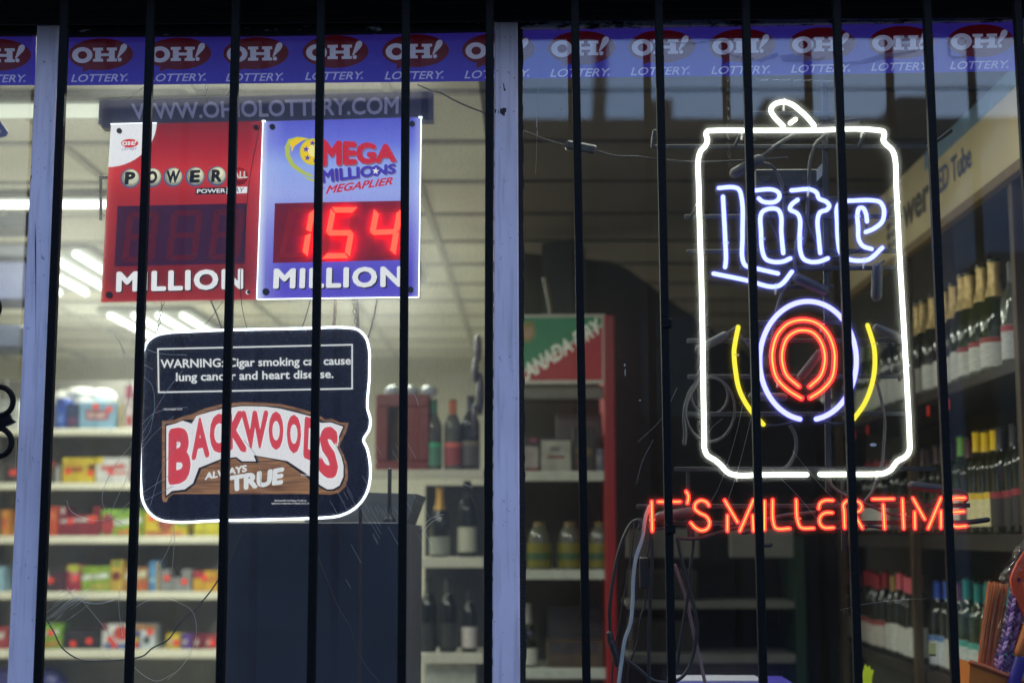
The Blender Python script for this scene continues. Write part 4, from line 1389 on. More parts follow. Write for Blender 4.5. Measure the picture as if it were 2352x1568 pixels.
mb.tube(pxs([(1600, 880), (1578, 920), (1572, 960), (1574, 1000), (1572, 1018)], NY + .03), 5.0 / PN, n=8)
part("cable_coil", mb, M_boot, NS)
# transformer box behind the letters
Yt = 0.16
tb = MB().box(at(1737, 430, Yt), at(1893, 388, Yt) + Vector((0, .05, 0)), .002)
bx = part("transformer", tb, mat("black_transformer", (0.007, 0.007, 0.011), 0.45), NS)
mb = MB().poly([ell(1758, 403, 12, 12, 16, 0, math.pi)], Yt - .0015, .001)
mb.poly([ell(1847, 408, 5, 6, 14)], Yt - .0015, .001)
part("mounting_hole", mb, mat("hole_liner", (0.05, 0.042, 0.038), 0.7), bx)
part("sticker", MB().poly([[(1876, 389), (1893, 370), (1893, 398), (1876, 417)]], Yt - .003, .001), mat("white_sticker", (0.55, 0.56, 0.52), 0.5), bx)
for a, b in (((1672, 176), (1674, 296)), ((1672, 306), (1676, 382))):
    solo("hanging_chain", chain("chain", a, b, "", Y=.115, link=11), M_chain,
         "chain from the ceiling down to the can neon's top tube" if a[1] < 200 else "loose chain end dangling below the can neon's top tube", "chain", "chains holding up the signs")
solo("hanging_chain", chain("chain", (1738, 184), (1912, 187), "", Y=.115, link=12), M_chain, "horizontal chain stretched above the can neon's pull tab", "chain", "chains holding up the signs")

# cables hanging under the slogan
def c3(*pts):
    return [(1177.1 + .2686 * x, 1147.3 + .2686 * y) for x, y in pts]


CYB = .125
lc = thing("extension_cable", at(1480, 1568, CYB), "black extension cable looped over the hook left of the red slogan", "cable")
part("cord", MB().tube(pxs(c3((840, 1150), (830, 950), (850, 750), (900, 480), (970, 280), (1030, 190), (1090, 170), (1140, 210), (1180, 300), (1195, 480), (1180, 800), (1170, 1100), (1165, 1640)), CYB), 4.0 / ppm(CYB), n=8, res=6), M_cable, lc)
mb = MB()
mb.tube(pxs(c3((832, 1150), (842, 1215)), CYB), 8.2 / ppm(CYB), n=10, smooth=False)
mb.tube(pxs(c3((845, 1215), (880, 1310), (905, 1400)), CYB), 9.0 / ppm(CYB), n=10)
part("plug", mb, M_cable, lc)
cable(c3((1170, 60), (1140, 140), (1110, 330), (1060, 480), (1035, 650), (1025, 900), (1010, 1050), (960, 1200), (930, 1400), (900, 1640)), 4.2, CYB - .012, "flat white lamp cord hanging left of the red slogan", mat("white_flat_cord", (0.66, 0.64, 0.60), 0.5), flat=.5)
cable(c3((1042, 210), (1020, 450), (975, 700), (940, 900), (900, 1130), (870, 1300), (845, 1640)), 1.8, CYB + .01, "thin black wire hanging behind the flat white cord", M_wire)
sw_ = thing("switched_cord", at(1480, 1568, CYB + .02), "thin black cord with a rectangular inline switch hanging under the slogan's first letter", "cord")
part("cord", MB().tube(pxs(c3((1180, 300), (1165, 420), (1150, 500), (1140, 780), (1130, 900), (1090, 1020), (1070, 1200), (1020, 1350), (990, 1450), (985, 1640)), CYB + .02), 2.0 / ppm(CYB), n=8, res=6), M_wire, sw_)
q0, q1 = at(*c3((1090, 755))[0], CYB + .012), at(*c3((1165, 490))[0], CYB + .012)
part("inline_switch", MB().box(q0, q1 + Vector((0, .014, 0)), .002), M_rivet, sw_)
cable(c3((1410, 330), (1440, 480), (1500, 730), (1560, 950), (1575, 1100), (1550, 1300), (1480, 1480), (1400, 1545), (1300, 1560), (1200, 1540), (1100, 1460), (1040, 1410), (960, 1350)), 4.2, CYB, "thick black cable in a wide loop below the slogan's letters")
cable(c3((1540, 250), (1545, 380), (1525, 550), (1510, 750), (1470, 1000), (1430, 1250), (1390, 1480), (1330, 1560)), 3.8, CYB + .015, "black cable hanging straight down inside the wide loop")
cable(c3((1390, 560), (1430, 680), (1480, 830), (1530, 1050), (1570, 1230), (1610, 1400), (1665, 1640)), 4.0, CYB + .03, "flat pinkish cord slanting across the wide black loop", mat("pink_flat_cord", (0.30, 0.17, 0.17), 0.5), flat=.45)
mb = MB()
mb.tube(pxs(c3((1055, 180), (1075, 178), (1095, 200), (1085, 240)), CYB - .02), 4.5 / PN, n=8)
solo("wall_hook", mb, M_frame, "small dark hook carrying the black cable loop left of the slogan", "hook")

# =====================================================================================
# INSIDE: LIGHT FITTINGS
# =====================================================================================
M_tubeL = emat("fluorescent_tube", (0.93, 1.0, 0.90), 4.5)
M_tubeD = emat("dim_fluorescent_tube", (0.93, 1.0, 0.80), 0.8)
M_tray = mat("white_enamel", (0.22, 0.23, 0.20), 0.5)


def fixture(x0, x1, y0, y1, along, n, label, power, tube=None):
    cx_, cy_ = (x0 + x1) / 2, (y0 + y1) / 2
    o = thing("fluorescent_light", (cx_, cy_, CEIL - .06), label, "ceiling light", "fluorescent fittings on the shop ceiling")
    part("light_tray", MB().box((x0, y0, CEIL - .035), (x1, y1, CEIL - .016), .006), M_tray, o)
    for i in range(n):
        f_ = (i + .5) / n
        if along == 'y':
            x = x0 + (x1 - x0) * f_
            p, q = Vector((x, y0 + .05, CEIL - .052)), Vector((x, y1 - .05, CEIL - .052))
        else:
            y = y0 + (y1 - y0) * f_
            p, q = Vector((x0 + .05, y, CEIL - .052)), Vector((x1 - .05, y, CEIL - .052))
        part("light_tube", MB().tube([p, q], .014, n=10, smooth=False), tube or M_tubeL, o)
    ld = bpy.data.lights.new("tube_light", 'AREA')
    ld.shape = 'RECTANGLE'
    ld.size, ld.size_y = (x1 - x0) * .9, (y1 - y0) * .9
    ld.energy = power * K
    ld.color = (0.97, 1.0, 0.86)
    lo_ = bpy.data.objects.new("tube_light", ld)
    lo_.location = (0, 0, -0.03)
    lo_.parent = o
    COL.objects.link(lo_)
    return o


LP = 50.0
fixture(-2.62, -2.04, 5.85, 7.10, 'y', 4, "four-tube ceiling light seen under the red jackpot panel", LP)
fixture(-2.66, -2.08, 3.85, 5.10, 'y', 4, "ceiling light with long glowing tubes left of the red jackpot panel", LP)
fixture(-2.9, -1.45, 2.78, 2.88, 'x', 1, "crosswise single-tube ceiling light behind the black bracket", 22.0)
fixture(-3.2, -0.92, 1.43, 1.54, 'x', 2, "crosswise ceiling light just under the blue lottery strip", 18.0, M_tubeD)
fixture(-1.16, -0.58, 3.75, 4.9, 'y', 4, "unseen four-tube ceiling light added behind the blue jackpot panel", 64.0)  # added behind the panel, not seen; lights the back wall
fixture(.05, .75, .30, .52, "x", 2, "unseen two-tube ceiling light added above the neon sign", 9.0)  # added out of view to light the right-hand shelves
fixture(-1.25, -.25, .70, .84, "x", 1, "unseen single-tube ceiling light added behind the lottery strip", 22.0)  # added out of sight to brighten the front of the drinks rack

# =====================================================================================
# INSIDE LEFT: SNACK SHELVES
# =====================================================================================
M_shelf = mat("cream_shelf_enamel", (0.62, 0.60, 0.50), 0.4, var=0.08, scale=6)
M_shelfback = mat("grey_peg_board", (0.17, 0.165, 0.15), 0.7, var=0.15, scale=6)
SY = 5.9
GX0, GX1 = at(-70, 1200, SY).x, at(508, 1200, SY).x
SH = thing("snack_shelves", ((GX0 + GX1) / 2, SY, 0), "long cream metal shelves of candy behind the left panes", "shelf unit")
ys = {'A': (983, 999), 'B': (1108, 1124), 'C': (1230, 1248), 'D': (1358, 1376), 'E': (1491, 1511), 'G': (1640, 1660)}
ztop = {}
for k_, (a, b) in ys.items():
    z1, z0 = at(250, a, SY).z, at(250, b, SY).z
    ztop[k_] = z1
    mb = MB().box((GX0, SY, z0), (GX1, SY + .03, z1), .006)
    mb.box((GX0, SY + .031, z1 - .02), (GX1, SY + .45, z1 - .002))
    part("shelf", mb, M_shelf, SH)
part("back_panel", MB().box((GX0, SY + .452, 0), (GX1, SY + .48, ztop['A'] + .33)), M_shelfback, SH)
for x in (GX0 + .02, GX1 - .02):
    part("upright", MB().box((x - .02, SY + .40, 0), (x + .02, SY + .45, ztop['A'] + .33)), M_shelfback, SH)

M_stick = mat("red_price_sticker", lin(225, 62, 48), 0.5)


def zpx(px, py, Y):
    return at(px, py, Y)


def mute(c_):
    g_ = sum(c_) / 3
    return tuple(int((v * .84 + g_ * .16) * .82) for v in c_)


def carton(shelf, x0, y0, x1, col, label, patches=(), stickers=(), depth=.16, cat="snack box", notch=None, Yf=None, name="snack_box", group="snack packets on the cream shelves"):
    Yf = Yf or SY + .06 + rnd.uniform(0, .03)
    xa, xb = at(x0, 1200, Yf).x, at(x1, 1200, Yf).x
    z0 = ztop[shelf] - .002
    z1 = at(x0, y0, Yf).z
    o = thing(name, ((xa + xb) / 2, Yf + depth / 2, z0), label, cat, group)
    W_, H_ = xb - xa, z1 - z0
    mb = MB()
    if notch:
        a, b, h = notch
        mb.box((xa, Yf, z0), (xb, Yf + depth, z0 + H_ * h), .004)
        mb.box((xa, Yf + .0005, z0 + H_ * h), (xa + W_ * a, Yf + depth, z1), .003)
        mb.box((xa + W_ * b, Yf + .0005, z0 + H_ * h), (xb, Yf + depth, z1), .003)
    else:
        mb.box((xa, Yf, z0), (xb, Yf + depth, z1), .004)
    col = mute(col)
    part("carton", mb, cm(*col, .45, var=.28, scale=17), o)
    for i, (u0, v0, u1, v1, pc, kind) in enumerate(patches):
        m2 = MB()
        ax, bx_, az, bz = xa + W_ * u0, xa + W_ * u1, z0 + H_ * v0, z0 + H_ * v1
        yy = Yf - .0012 - .0008 * i
        if kind == 'e':
            n = 18
            lp = [(ax + (bx_ - ax) * (.5 + .5 * math.cos(2 * math.pi * j / n)), az + (bz - az) * (.5 + .5 * math.sin(2 * math.pi * j / n))) for j in range(n)]
        elif kind == 's':
            d = (bz - az) * .35
            lp = [(ax, az), (bx_, az + d), (bx_, bz), (ax, bz - d)]
        else:
            lp = [(ax, az), (bx_, az), (bx_, bz), (ax, bz)]
        n = len(lp)
        m2.add([(x, yy, z) for x, z in lp] + [(x, yy + .0007, z) for x, z in lp], [tuple(range(n)), tuple(range(2 * n - 1, n - 1, -1))] + [(j, (j + 1) % n, (j + 1) % n + n, j + n) for j in range(n)])
        part("printed_panel", m2, cm(*mute(pc), .45, var=.45, scale=26), o)
    for u, v in stickers:
        m2 = MB()
        cx_, cz_ = xa + W_ * u, z0 + H_ * v
        m2.add([(cx_ + .020 * math.cos(j * .45), Yf - .006, cz_ + .018 * math.sin(j * .45)) for j in range(14)], [tuple(range(14))])
        m2.add([(cx_ + .020 * math.cos(j * .45), Yf - .0045, cz_ + .018 * math.sin(j * .45)) for j in range(14)], [tuple(range(13, -1, -1))])
        part("price_sticker", m2, M_stick, o)
    return o


Rd, Yl, Gn, Wh, Bl, Or, Mr = (200, 30, 40), (240, 210, 30), (120, 180, 40), (225, 225, 220), (60, 90, 190), (240, 120, 30), (130, 20, 40)
# shelf A
carton('A', 118, 914, 141, (40, 80, 200), "royal blue snack box at the left end of the top snack shelf", [(.2, .2, .8, .5, (90, 130, 230), 'r')])
carton('A', 143, 926, 171, (40, 60, 110), "dark blue snack box between the royal blue box and the light blue one", [(.1, .2, .9, .45, (120, 60, 110), 'r')])
carton('A', 173, 924, 258, (130, 185, 225), "light blue snack box with a red label on the top snack shelf", [(.18, .35, .8, .72, (180, 70, 80), 'r'), (.25, .45, .7, .6, (235, 200, 200), 'r')], [(.45, .85), (.82, .75)])
carton('A', 262, 926, 276, (190, 170, 120), "narrow tan packet beside the light blue box")
carton('A', 278, 884, 298, (220, 200, 205), "tall pale packet with crimson top next to the cigar sign", [(0, .7, 1, 1, (190, 40, 90), 'r'), (.3, .1, .9, .3, Rd, 'r')])
carton('A', 300, 900, 330, (205, 200, 195), "white packet half hidden by the cigar sign's left edge", [(.1, .2, .9, .4, Rd, 'r')])
mb = MB()
for cx_, cy_, rx, ry in ((150, 915, 34, 20), (185, 905, 46, 16), (232, 912, 36, 20), (205, 925, 50, 18)):
    c = at(cx_, cy_, SY + .30)
    mb.blob(c, rx * .00257, .10, ry * .00257)
solo("plastic_bag", mb, mat("white_plastic_bag", (0.78, 0.78, 0.74), 0.35, bump=.4, scale=25), "white plastic bag heaped behind the light blue box", "bag")
# shelf B
carton('B', 95, 1062, 111, (170, 140, 90), "small tan packet at the left mullion on the second snack shelf", [(.2, .3, .8, .7, Rd, 'r')], [(.5, .5)])
carton('B', 113, 1060, 134, (60, 55, 55), "dark packet left of the yellow box on the second snack shelf", [(.0, .75, .4, 1, Rd, 'r'), (.5, 0, 1, .8, (170, 170, 165), 'r')])
carton('B', 138, 1051, 213, Yl, "yellow snack box with red print on the second snack shelf", [(.08, .42, .65, .68, (200, 110, 20), 'r'), (.1, .75, .6, .85, (220, 160, 30), 'r'), (.8, .5, 1, .75, (120, 60, 20), 'r')], [(.18, .45), (.88, .40)])
carton('B', 216, 1050, 294, (225, 225, 225), "white snack box with red writing on the second snack shelf", [(.15, .5, .85, .75, (230, 70, 70), 's'), (.4, .35, .95, .45, (235, 110, 100), 'r'), (0, .75, .2, 1, Yl, 'r')], [(.45, .45)])
carton('B', 298, 1058, 330, (150, 70, 60), "brown-red packet behind the bar beside the white snack box", [(.1, .3, .6, .7, Wh, 'r')], [(.3, .55)])
# shelf C
carton('C', 110, 1163, 133, (235, 80, 40), "orange-red packet at the left of the middle snack shelf", [(.1, .55, .9, .8, (250, 120, 60), 'r')])
carton('C', 134, 1163, 229, (150, 25, 45), "dark red notched display carton on the middle snack shelf", [(.05, .45, .70, .62, (235, 225, 225), 's'), (.05, .75, .15, 1, (220, 200, 200), 'e'), (.7, .5, .95, .7, (230, 90, 60), 'r')], [(.3, .5), (.8, .55)], notch=(.2, .82, .72))
carton('C', 232, 1170, 328, (150, 195, 45), "green and red candy box on the middle snack shelf", [(0, 0, .32, .85, (190, 50, 60), 'e'), (.32, .4, .98, .72, (230, 235, 225), 's'), (.4, .05, .95, .32, (235, 140, 50), 's'), (0, .85, .8, 1, (150, 210, 60), 'r')])
carton('C', 331, 1176, 430, Yl, "yellow candy box with orange picture under the cigar sign's corner", [(.3, .2, .7, 1, (190, 90, 60), 'e'), (.05, .0, .9, .22, (225, 130, 60), 'r'), (.75, .4, 1, .9, (150, 190, 60), 'r')], [(.18, .75)])
carton('C', 446, 1198, 503, (235, 225, 40), "plain yellow box at the right end of the middle snack shelf", [(.05, .2, .95, .4, (215, 195, 30), 'r')])
# shelf D
carton('D', 107, 1311, 155, (58, 40, 48), "dark maroon packet with one red sticker on the fourth snack shelf", [(.55, .0, 1, .95, (80, 30, 50), 'r'), (0, .5, .2, 1, (190, 180, 180), 'e')], [(.30, .55)])
carton('D', 157, 1296, 191, (190, 35, 55), "red and yellow candy pack on the fourth snack shelf", [(.0, .72, 1, 1, (210, 215, 50), 'e'), (.25, .35, .85, .75, (230, 150, 150), 'e')], [(.6, .5)])
carton('D', 192, 1300, 257, (150, 190, 45), "green candy bag with slanted white word on the fourth snack shelf", [(0, .45, .95, .75, (230, 235, 225), 's'), (.3, .05, 1, .38, (200, 190, 70), 's')])
carton('D', 258, 1286, 286, (225, 185, 60), "tall yellow pack with a red blob beside the green candy bag", [(.1, .35, .85, .65, (150, 45, 45), 'e'), (.2, .8, .8, 1, (130, 160, 60), 'e')])
carton('D', 288, 1303, 343, (190, 130, 70), "orange-brown candy pack with pale top on the fourth snack shelf", [(.05, .5, .95, .9, (220, 215, 180), 's'), (.5, .1, 1, .45, (220, 100, 50), 'r')])
carton('D', 345, 1288, 369, (80, 150, 215), "slim blue packet standing beside the grey tray", [(.75, 0, 1, .95, (210, 170, 60), 'r'), (.1, .3, .6, .5, (150, 200, 235), 'r')])
carton('D', 371, 1307, 443, (150, 152, 155), "grey notched tray on the fourth snack shelf", [(.0, .42, 1, .47, (110, 112, 116), 'r')], [(.22, .62), (.78, .45)], notch=(.30, .68, .62))
carton('D', 447, 1311, 503, (240, 180, 30), "yellow and red candy box at the right end of the fourth snack shelf", [(0, .65, .45, 1, (190, 40, 60), 'r'), (.4, .45, 1, .7, (215, 110, 40), 's')], [(.45, .7)])
# shelf E
carton('E', 97, 1432, 152, (130, 190, 50), "green candy bag at the left end of the lowest snack shelf", [(0, .5, .85, .78, (225, 230, 225), 's'), (.1, .05, .95, .35, (215, 150, 60), 's')], [(.55, .65)])
carton('E', 155, 1446, 240, (34, 32, 40), "black box with two red stickers on the lowest snack shelf", [], [(.27, .28), (.7, .42)])
carton('E', 243, 1433, 308, (225, 225, 225), "white box with a big red circle on the lowest snack shelf", [(.4, .35, 1, .95, (235, 70, 60), 'e'), (0, .75, .2, 1, Mr, 'r'), (.1, .02, 1, .22, (70, 110, 190), 'r')], [(.3, .4), (.45, .18)])
carton('E', 309, 1434, 363, (215, 225, 235), "white and blue box with an orange top on the lowest snack shelf", [(0, .78, 1, 1, (200, 130, 60), 'r'), (0, .05, .4, .75, (50, 60, 150), 'r'), (.1, .3, .35, .5, Yl, 'r'), (.52, .2, .8, .55, (70, 80, 90), 'e')], [(.8, .7), (.18, .2)])
for i, (x0, x1, c_, lb) in enumerate(((389, 420, (235, 205, 50), "small yellow packet"), (421, 447, (100, 60, 170), "small purple packet"), (448, 473, (130, 20, 55), "small maroon packet"), (475, 503, (190, 60, 70), "small red and white packet"))):
    carton('E', x0, 1455 + i, x1, c_, lb + " in the row of four on the lowest snack shelf", [(.2, .25, .6, .7, (220, 200, 190), 's')], [(.75, .45)] if i in (0, 3) else [])
# left narrow pane
carton('C', 2, 1170, 20, (240, 150, 40), "orange packet seen through the narrow left pane", [(.2, .3, .8, .7, (240, 90, 50), 'r')])
carton('B', 4, 1060, 40, (70, 60, 60), "dark packet with red sticker seen through the narrow left pane", [], [(.6, .5)])
carton('E', -10, 1440, 28, (190, 60, 70), "red and white packet low in the narrow left pane", [(.2, .4, .8, .8, Wh, 's')])
carton('D', -12, 1300, 12, (150, 200, 225), "pale blue packet low in the narrow left pane")
carton('A', -20, 918, 30, (200, 205, 205), "white carton behind the iron scroll in the narrow left pane", [(.1, .3, .6, .6, (150, 150, 160), 'r')])
mb = MB()
mb.blob(at(115, 1580, SY + .15), .10, .10, .13)
solo("blue_ball", mb, cm(44, 46, 110, .4), "round blue packet at the photo's bottom below the snack shelves", "packet")
mb = MB().box(at(-30, 1600, SY + .1), at(60, 1535, SY + .1) + Vector((0, .2, 0)), .01)
solo("snack_box", mb, cm(55, 55, 130, .4), "dark blue box low in the narrow left pane", "snack box", "snack packets on the cream shelves")

# hanging sign by the far left edge and wall shelf shape seen through the narrow pane
mb = MB().poly([[(-60, 210), (0, 278), (18, 303), (14, 312), (-60, 330)], [(-50, 270), (-4, 296), (2, 303), (-50, 312)]], .05, .004)
solo("hanging_sign", mb, cm(92, 96, 160), "blue outlined triangular sign cut by the photo's left edge", "sign")
SHZ = [(-80, 455, 78, 520, (60, 66, 95)), (-80, 560, 66, 590, (80, 84, 96)), (-80, 600, 62, 690, (70, 76, 110)), (-80, 745, 52, 800, (55, 62, 84))]
for i, (x0, y0, x1, y1, c_) in enumerate(SHZ):
    Yq = 3.2
    mb = MB().box(at(x0, y1, Yq), at(x1 - 4, y0, Yq) + Vector((0, .25, 0)), .01)
    solo("hanging_carton", mb, cm(*c_, .6), ["wide slate-blue carton highest in the narrow left pane", "flat grey carton second in the narrow left pane", "bluish carton third from the top in the narrow left pane", "dark blue-grey carton above the iron scroll in the left pane"][i], "carton")

# =====================================================================================
# INSIDE MIDDLE: CABINET, ANTENNA, BOTTLE SHELF
# =====================================================================================
CY0 = .45
xa, xb = at(506, 1400, CY0).x, at(925, 1400, CY0).x
zc = at(700, 1199, CY0).z
NC = thing("navy_cabinet", ((xa + xb) / 2, CY0 + .3, 0), "tall plain navy cabinet standing with its back to the glass", "cabinet")
part("cabinet_back", MB().box((xa, CY0, 0), (xb, CY0 + .02, zc), .002), mat("navy_board", (0.010, 0.013, 0.036), 0.5, var=0.25, scale=8), NC)
part("cabinet_body", MB().box((xa + .004, CY0 + .0205, 0), (xb - .002, CY0 + .62, zc - .002), .003), mat("grey_cabinet_side", (0.16, 0.15, 0.15), 0.6), NC)
mb = MB()
g0 = [(700, 1196), (700, 1120), (958, 1128), (933, 1196)]
mb.poly([g0], CY0 + .12, .3)
zb = min(v.z for v in mb.v)
for v in mb.v:
    v.z += zc - .002 - zb
solo("grey_terminal", mb, mat("light_grey_plastic", (0.20, 0.205, 0.18), 0.5), "pale grey machine housing standing on the navy cabinet", "machine")
AN = thing("antenna", Vector((at(894, 1199, CY0 + .05).x, CY0 + .05, zc)), "small black rod antenna standing on the navy cabinet", "antenna")
c = Vector(AN.location)
pm = ppm(CY0 + .05)
part("antenna_base", MB().lathe([(.001, 0), (14.5 / pm, 0), (14.5 / pm, 6 / pm), (13 / pm, 9 / pm), (6 / pm, 18 / pm), (4.5 / pm, 36 / pm), (.001, 37 / pm)], c, 20), M_rivet, AN)
part("antenna_rod", MB().tube([c + Vector((0, 0, 30 / pm)), c + Vector((0, 0, 120 / pm))], 4.6 / pm, n=10, smooth=False), M_rivet, AN)

# steel shelves with bottles, running on behind the middle mullion into the drinks rack
QY = 3.0
MS = thing("bottle_shelves", ((at(1000, 1200, QY).x), QY, 0), "cream metal shelves of bottles left of the middle mullion", "shelf unit")
X0q, X1q = at(846, 1200, QY).x, at(1112, 1200, QY).x
zq = []
for (a, b, x0) in ((1078, 1098, 846), (1279, 1303, 968), (1499, 1523, 968)):
    z1, z0 = at(1000, a, QY).z, at(1000, b, QY).z
    zq.append(z1)
    mb = MB().box((at(x0, 1200, QY).x, QY, z0), (X1q, QY + .025, z1), .004)
    mb.box((at(x0, 1200, QY).x, QY + .0255, z1 - .02), (X1q, QY + .36, z1 - .002))
    part("shelf", mb, M_shelf, MS)
part("back_panel", MB().box((X0q + .2, QY + .37, 0), (X1q, QY + .39, zq[0] - .05)), mat("dark_shelf_back", (0.03, 0.028, 0.025), 0.7), MS)
part("upright", MB().box((X1q, QY, 0), (X1q + .02, QY + .39, zq[0])), mat("dark_upright", (0.03, 0.03, 0.03), 0.6), MS)

WINE = [(.001, 0), (.034, 0), (.0375, .008), (.0375, .185), (.035, .198), (.026, .218), (.0165, .236), (.0145, .25), (.0143, .292), (.0158, .294), (.0158, .300), (.001, .301)]
CHAMP = [(.001, 0), (.038, 0), (.044, .010), (.044, .135), (.042, .155), (.034, .185), (.024, .215), (.0175, .24), (.0155, .265), (.0155, .300), (.017, .304), (.017, .312), (.001, .316)]
SQUAT = [(.001, 0), (.050, 0), (.055, .010), (.055, .085), (.053, .120), (.050, .150), (.040, .176), (.028, .190), (.024, .196), (.024, .212), (.001, .213)]


def sleeve(prof, z0, z1, off, n=20, wob=0.0):
    def rad(z):
        for (r0, a), (r1, b) in zip(prof, prof[1:]):
            if a <= z <= b and b > a:
                return r0 + (r1 - r0) * (z - a) / (b - a)
        return prof[-1][0]
    zs = [z0 + (z1 - z0) * i / 8 for i in range(9)]
    out = [(max(.001, rad(z) + off + (wob * (1 if i % 2 else -1))), z) for i, z in enumerate(zs)]
    out = [(max(.0005, out[0][0] - off * .9), z0)] + out + [(max(.001, out[-1][0] - off * 3), z1 + .0005)]
    return out


_bm = {}
M_bottle = {'dark': mat("dark_bottle_glass", (0.006, 0.009, 0.006), 0.08, spec=0.6), 'green': mat("green_bottle_glass", (0.012, 0.03, 0.006), 0.08, spec=0.6), 'clear': mat("clear_bottle_glass", (0.09, 0.095, 0.075), 0.08, spec=0.8), 'brown': mat("brown_bottle_glass", (0.03, 0.014, 0.006), 0.08, spec=0.6), 'amber': mat("yellow_drink", (0.22, 0.19, 0.03), 0.1, spec=0.6)}


def bottle(kind, loc, label, glass, cap, lab, group, band=None, scale=1.0, turn=None, name="wine_bottle", cat="bottle", capz=None):
    prof = {'wine': WINE, 'champ': CHAMP, 'squat': SQUAT}[kind]
    o = thing(name, loc, label, cat, group)
    o.scale = (scale,) * 3
    turn = rnd.uniform(-.3, .3) if turn is None else turn
    o.rotation_euler = (0, 0, turn)

    def pm_(key, pr, m):
        if key not in _bm:
            _bm[key] = mesh(key[0], MB().lathe(pr, n=22), m)
        p = bpy.data.objects.new(key[0], _bm[key])
        p.parent = o
        COL.objects.link(p)
    def lm(c_):
        return cm(*c_, .5, var=.22, scale=75, stretch=(1, 1, 2.2))
    pm_(("glass_body", kind, glass), prof, M_bottle[glass])
    if kind == 'champ':
        pm_(("foil", kind, cap), sleeve(prof, .207, .3165, .0010, wob=.0008), cm(*cap, .38, metal=.35, bump=.8, scale=70, var=.25))
        pm_(("label_band", kind, lab), sleeve(prof, .008, .090, .0006), lm(lab))
        if band:
            pm_(("label_stripe", kind, band), sleeve(prof, .080, .094, .0012), cm(*band, .5))
    elif kind == 'wine':
        pm_(("cap_sleeve", kind, cap), sleeve(prof, .238, .302, .0012), cm(*cap, .35))
        pm_(("label_band", kind, lab), sleeve(prof, .022, .118, .0006), lm(lab))
        if band:
            pm_(("label_stripe", kind, band), sleeve(prof, .100, .117, .0012), cm(*band, .5))
    else:
        pm_(("cap_sleeve", kind, cap), sleeve(prof, .196, .2125, .0015), cm(*cap, .35))
        pm_(("label_band", kind, lab), sleeve(prof, .012, .118, .0006), cm(*lab, .4))
        if band:
            pm_(("label_stripe", kind, band), sleeve(prof, .045, .075, .0012), cm(*band, .5))
    return o


GB = "bottles on the middle bottle shelves"
for i, (px, gl, cap, lab, band, row, sc_, lb) in enumerate((
        (994, 'clear', (40, 120, 90), (90, 150, 125), (70, 190, 140), 0, .95, "clear bottle with a green cap and green band on the upper bottle shelf"),
        (1039, 'clear', (200, 100, 50), (160, 70, 75), (225, 110, 95), 0, .95, "clear bottle with an orange cap and pink band on the upper bottle shelf"),
        (1080, 'dark', (60, 60, 70), (80, 75, 80), (120, 110, 90), 0, 1.0, "dark bottle nearest the mullion on the upper bottle shelf"),
        (1010, 'dark', (225, 175, 90), (150, 155, 145), None, 1, .9, "dark bottle with gold foil neck on the middle bottle shelf"),
        (1073, 'dark', (40, 40, 36), (205, 205, 185), None, 1, 1.0, "dark bottle with a big cream label on the middle bottle shelf"),
        (985, 'dark', (60, 60, 55), (45, 46, 44), None, 2, .95, "black unlabelled bottle at the left of the lower bottle shelf"),
        (1030, 'dark', (60, 60, 55), (52, 52, 50), None, 2, .95, "black unlabelled bottle in the middle of the lower bottle shelf"),
        (1079, 'dark', (45, 42, 45), (215, 205, 200), (215, 205, 201), 2, .82, "dark bottle with a white label on the lower bottle shelf"))):
    x = at(px, 1200, QY + .10).x
    bottle('wine' if row != 1 or i != 3 else 'champ', (x, QY + .10, zq[row] - .002), lb, gl, cap, lab, GB, band, scale=sc_ * 1.02)
DC = thing("display_case", ((at(920, 1200, QY + .1).x), QY + .15, zq[0]), "red wooden display case on the upper bottle shelf", "display case")
xa, xb = at(862, 1000, QY + .06).x, at(985, 1000, QY + .06).x
zz0, zz1 = zq[0] - .002, at(900, 905, QY + .06).z
mred = mat("red_case_paint", lin(122, 46, 46), .5)
mb = MB()
mb.box((xa, QY + .06, zz1 - .05), (xb, QY + .26, zz1), .006)
mb.box((xa, QY + .06, zz0), (xb, QY + .26, zz0 + .04), .006)
mb.box((xb - .09, QY + .06, zz0 + .04), (xb, QY + .26, zz1 - .05), .004)
mb.box((xa, QY + .06, zz0 + .04), (xa + .05, QY + .26, zz1 - .05), .004)
part("case_frame", mb, mred, DC)
part("case_back", MB().box((xa + .051, QY + .22, zz0 + .041), (xb - .091, QY + .25, zz1 - .051)), cm(110, 92, 70), DC)
mb = MB()
mb.box((xa + .09, QY + .10, zz0 + .041), (xa + .11, QY + .21, zz1 - .052))
part("case_divider", mb, cm(140, 105, 60), DC)
mb = MB()
for i in range(3):
    mb.blob((xa + .06 + .075 * i, QY + .16, zz1 + .02), .035, .035, .025)
solo("foil_packet", mb, cm(170, 185, 195, .3), "pale foil packets lying on top of the red display case", "packet")
mb = MB().box((at(975, 1500, QY + .05).x, QY + .06, 0.62), (at(1095, 1500, QY + .05).x, QY + .25, at(1000, 1524, QY).z - .001), .004)
solo("white_carton", mb, mat("white_carton_card", (0.42, 0.43, 0.38), .6), "white carton under the lowest bottle shelf beside the mullion", "carton")
# dark hanging bundle near the mullion
mb = MB()
for (x, y, rx, ry) in ((1098, 800, 9, 34), (1092, 850, 8, 30), (1103, 905, 10, 50), (1090, 965, 7, 40)):
    mb.blob(at(x, y, QY - .1), rx / ppm(QY), .03, ry / ppm(QY), n=8)
solo("hanging_packet", mb, cm(52, 46, 70, .4), "dark hanging packets beside the middle mullion above the bottle shelf", "packet")

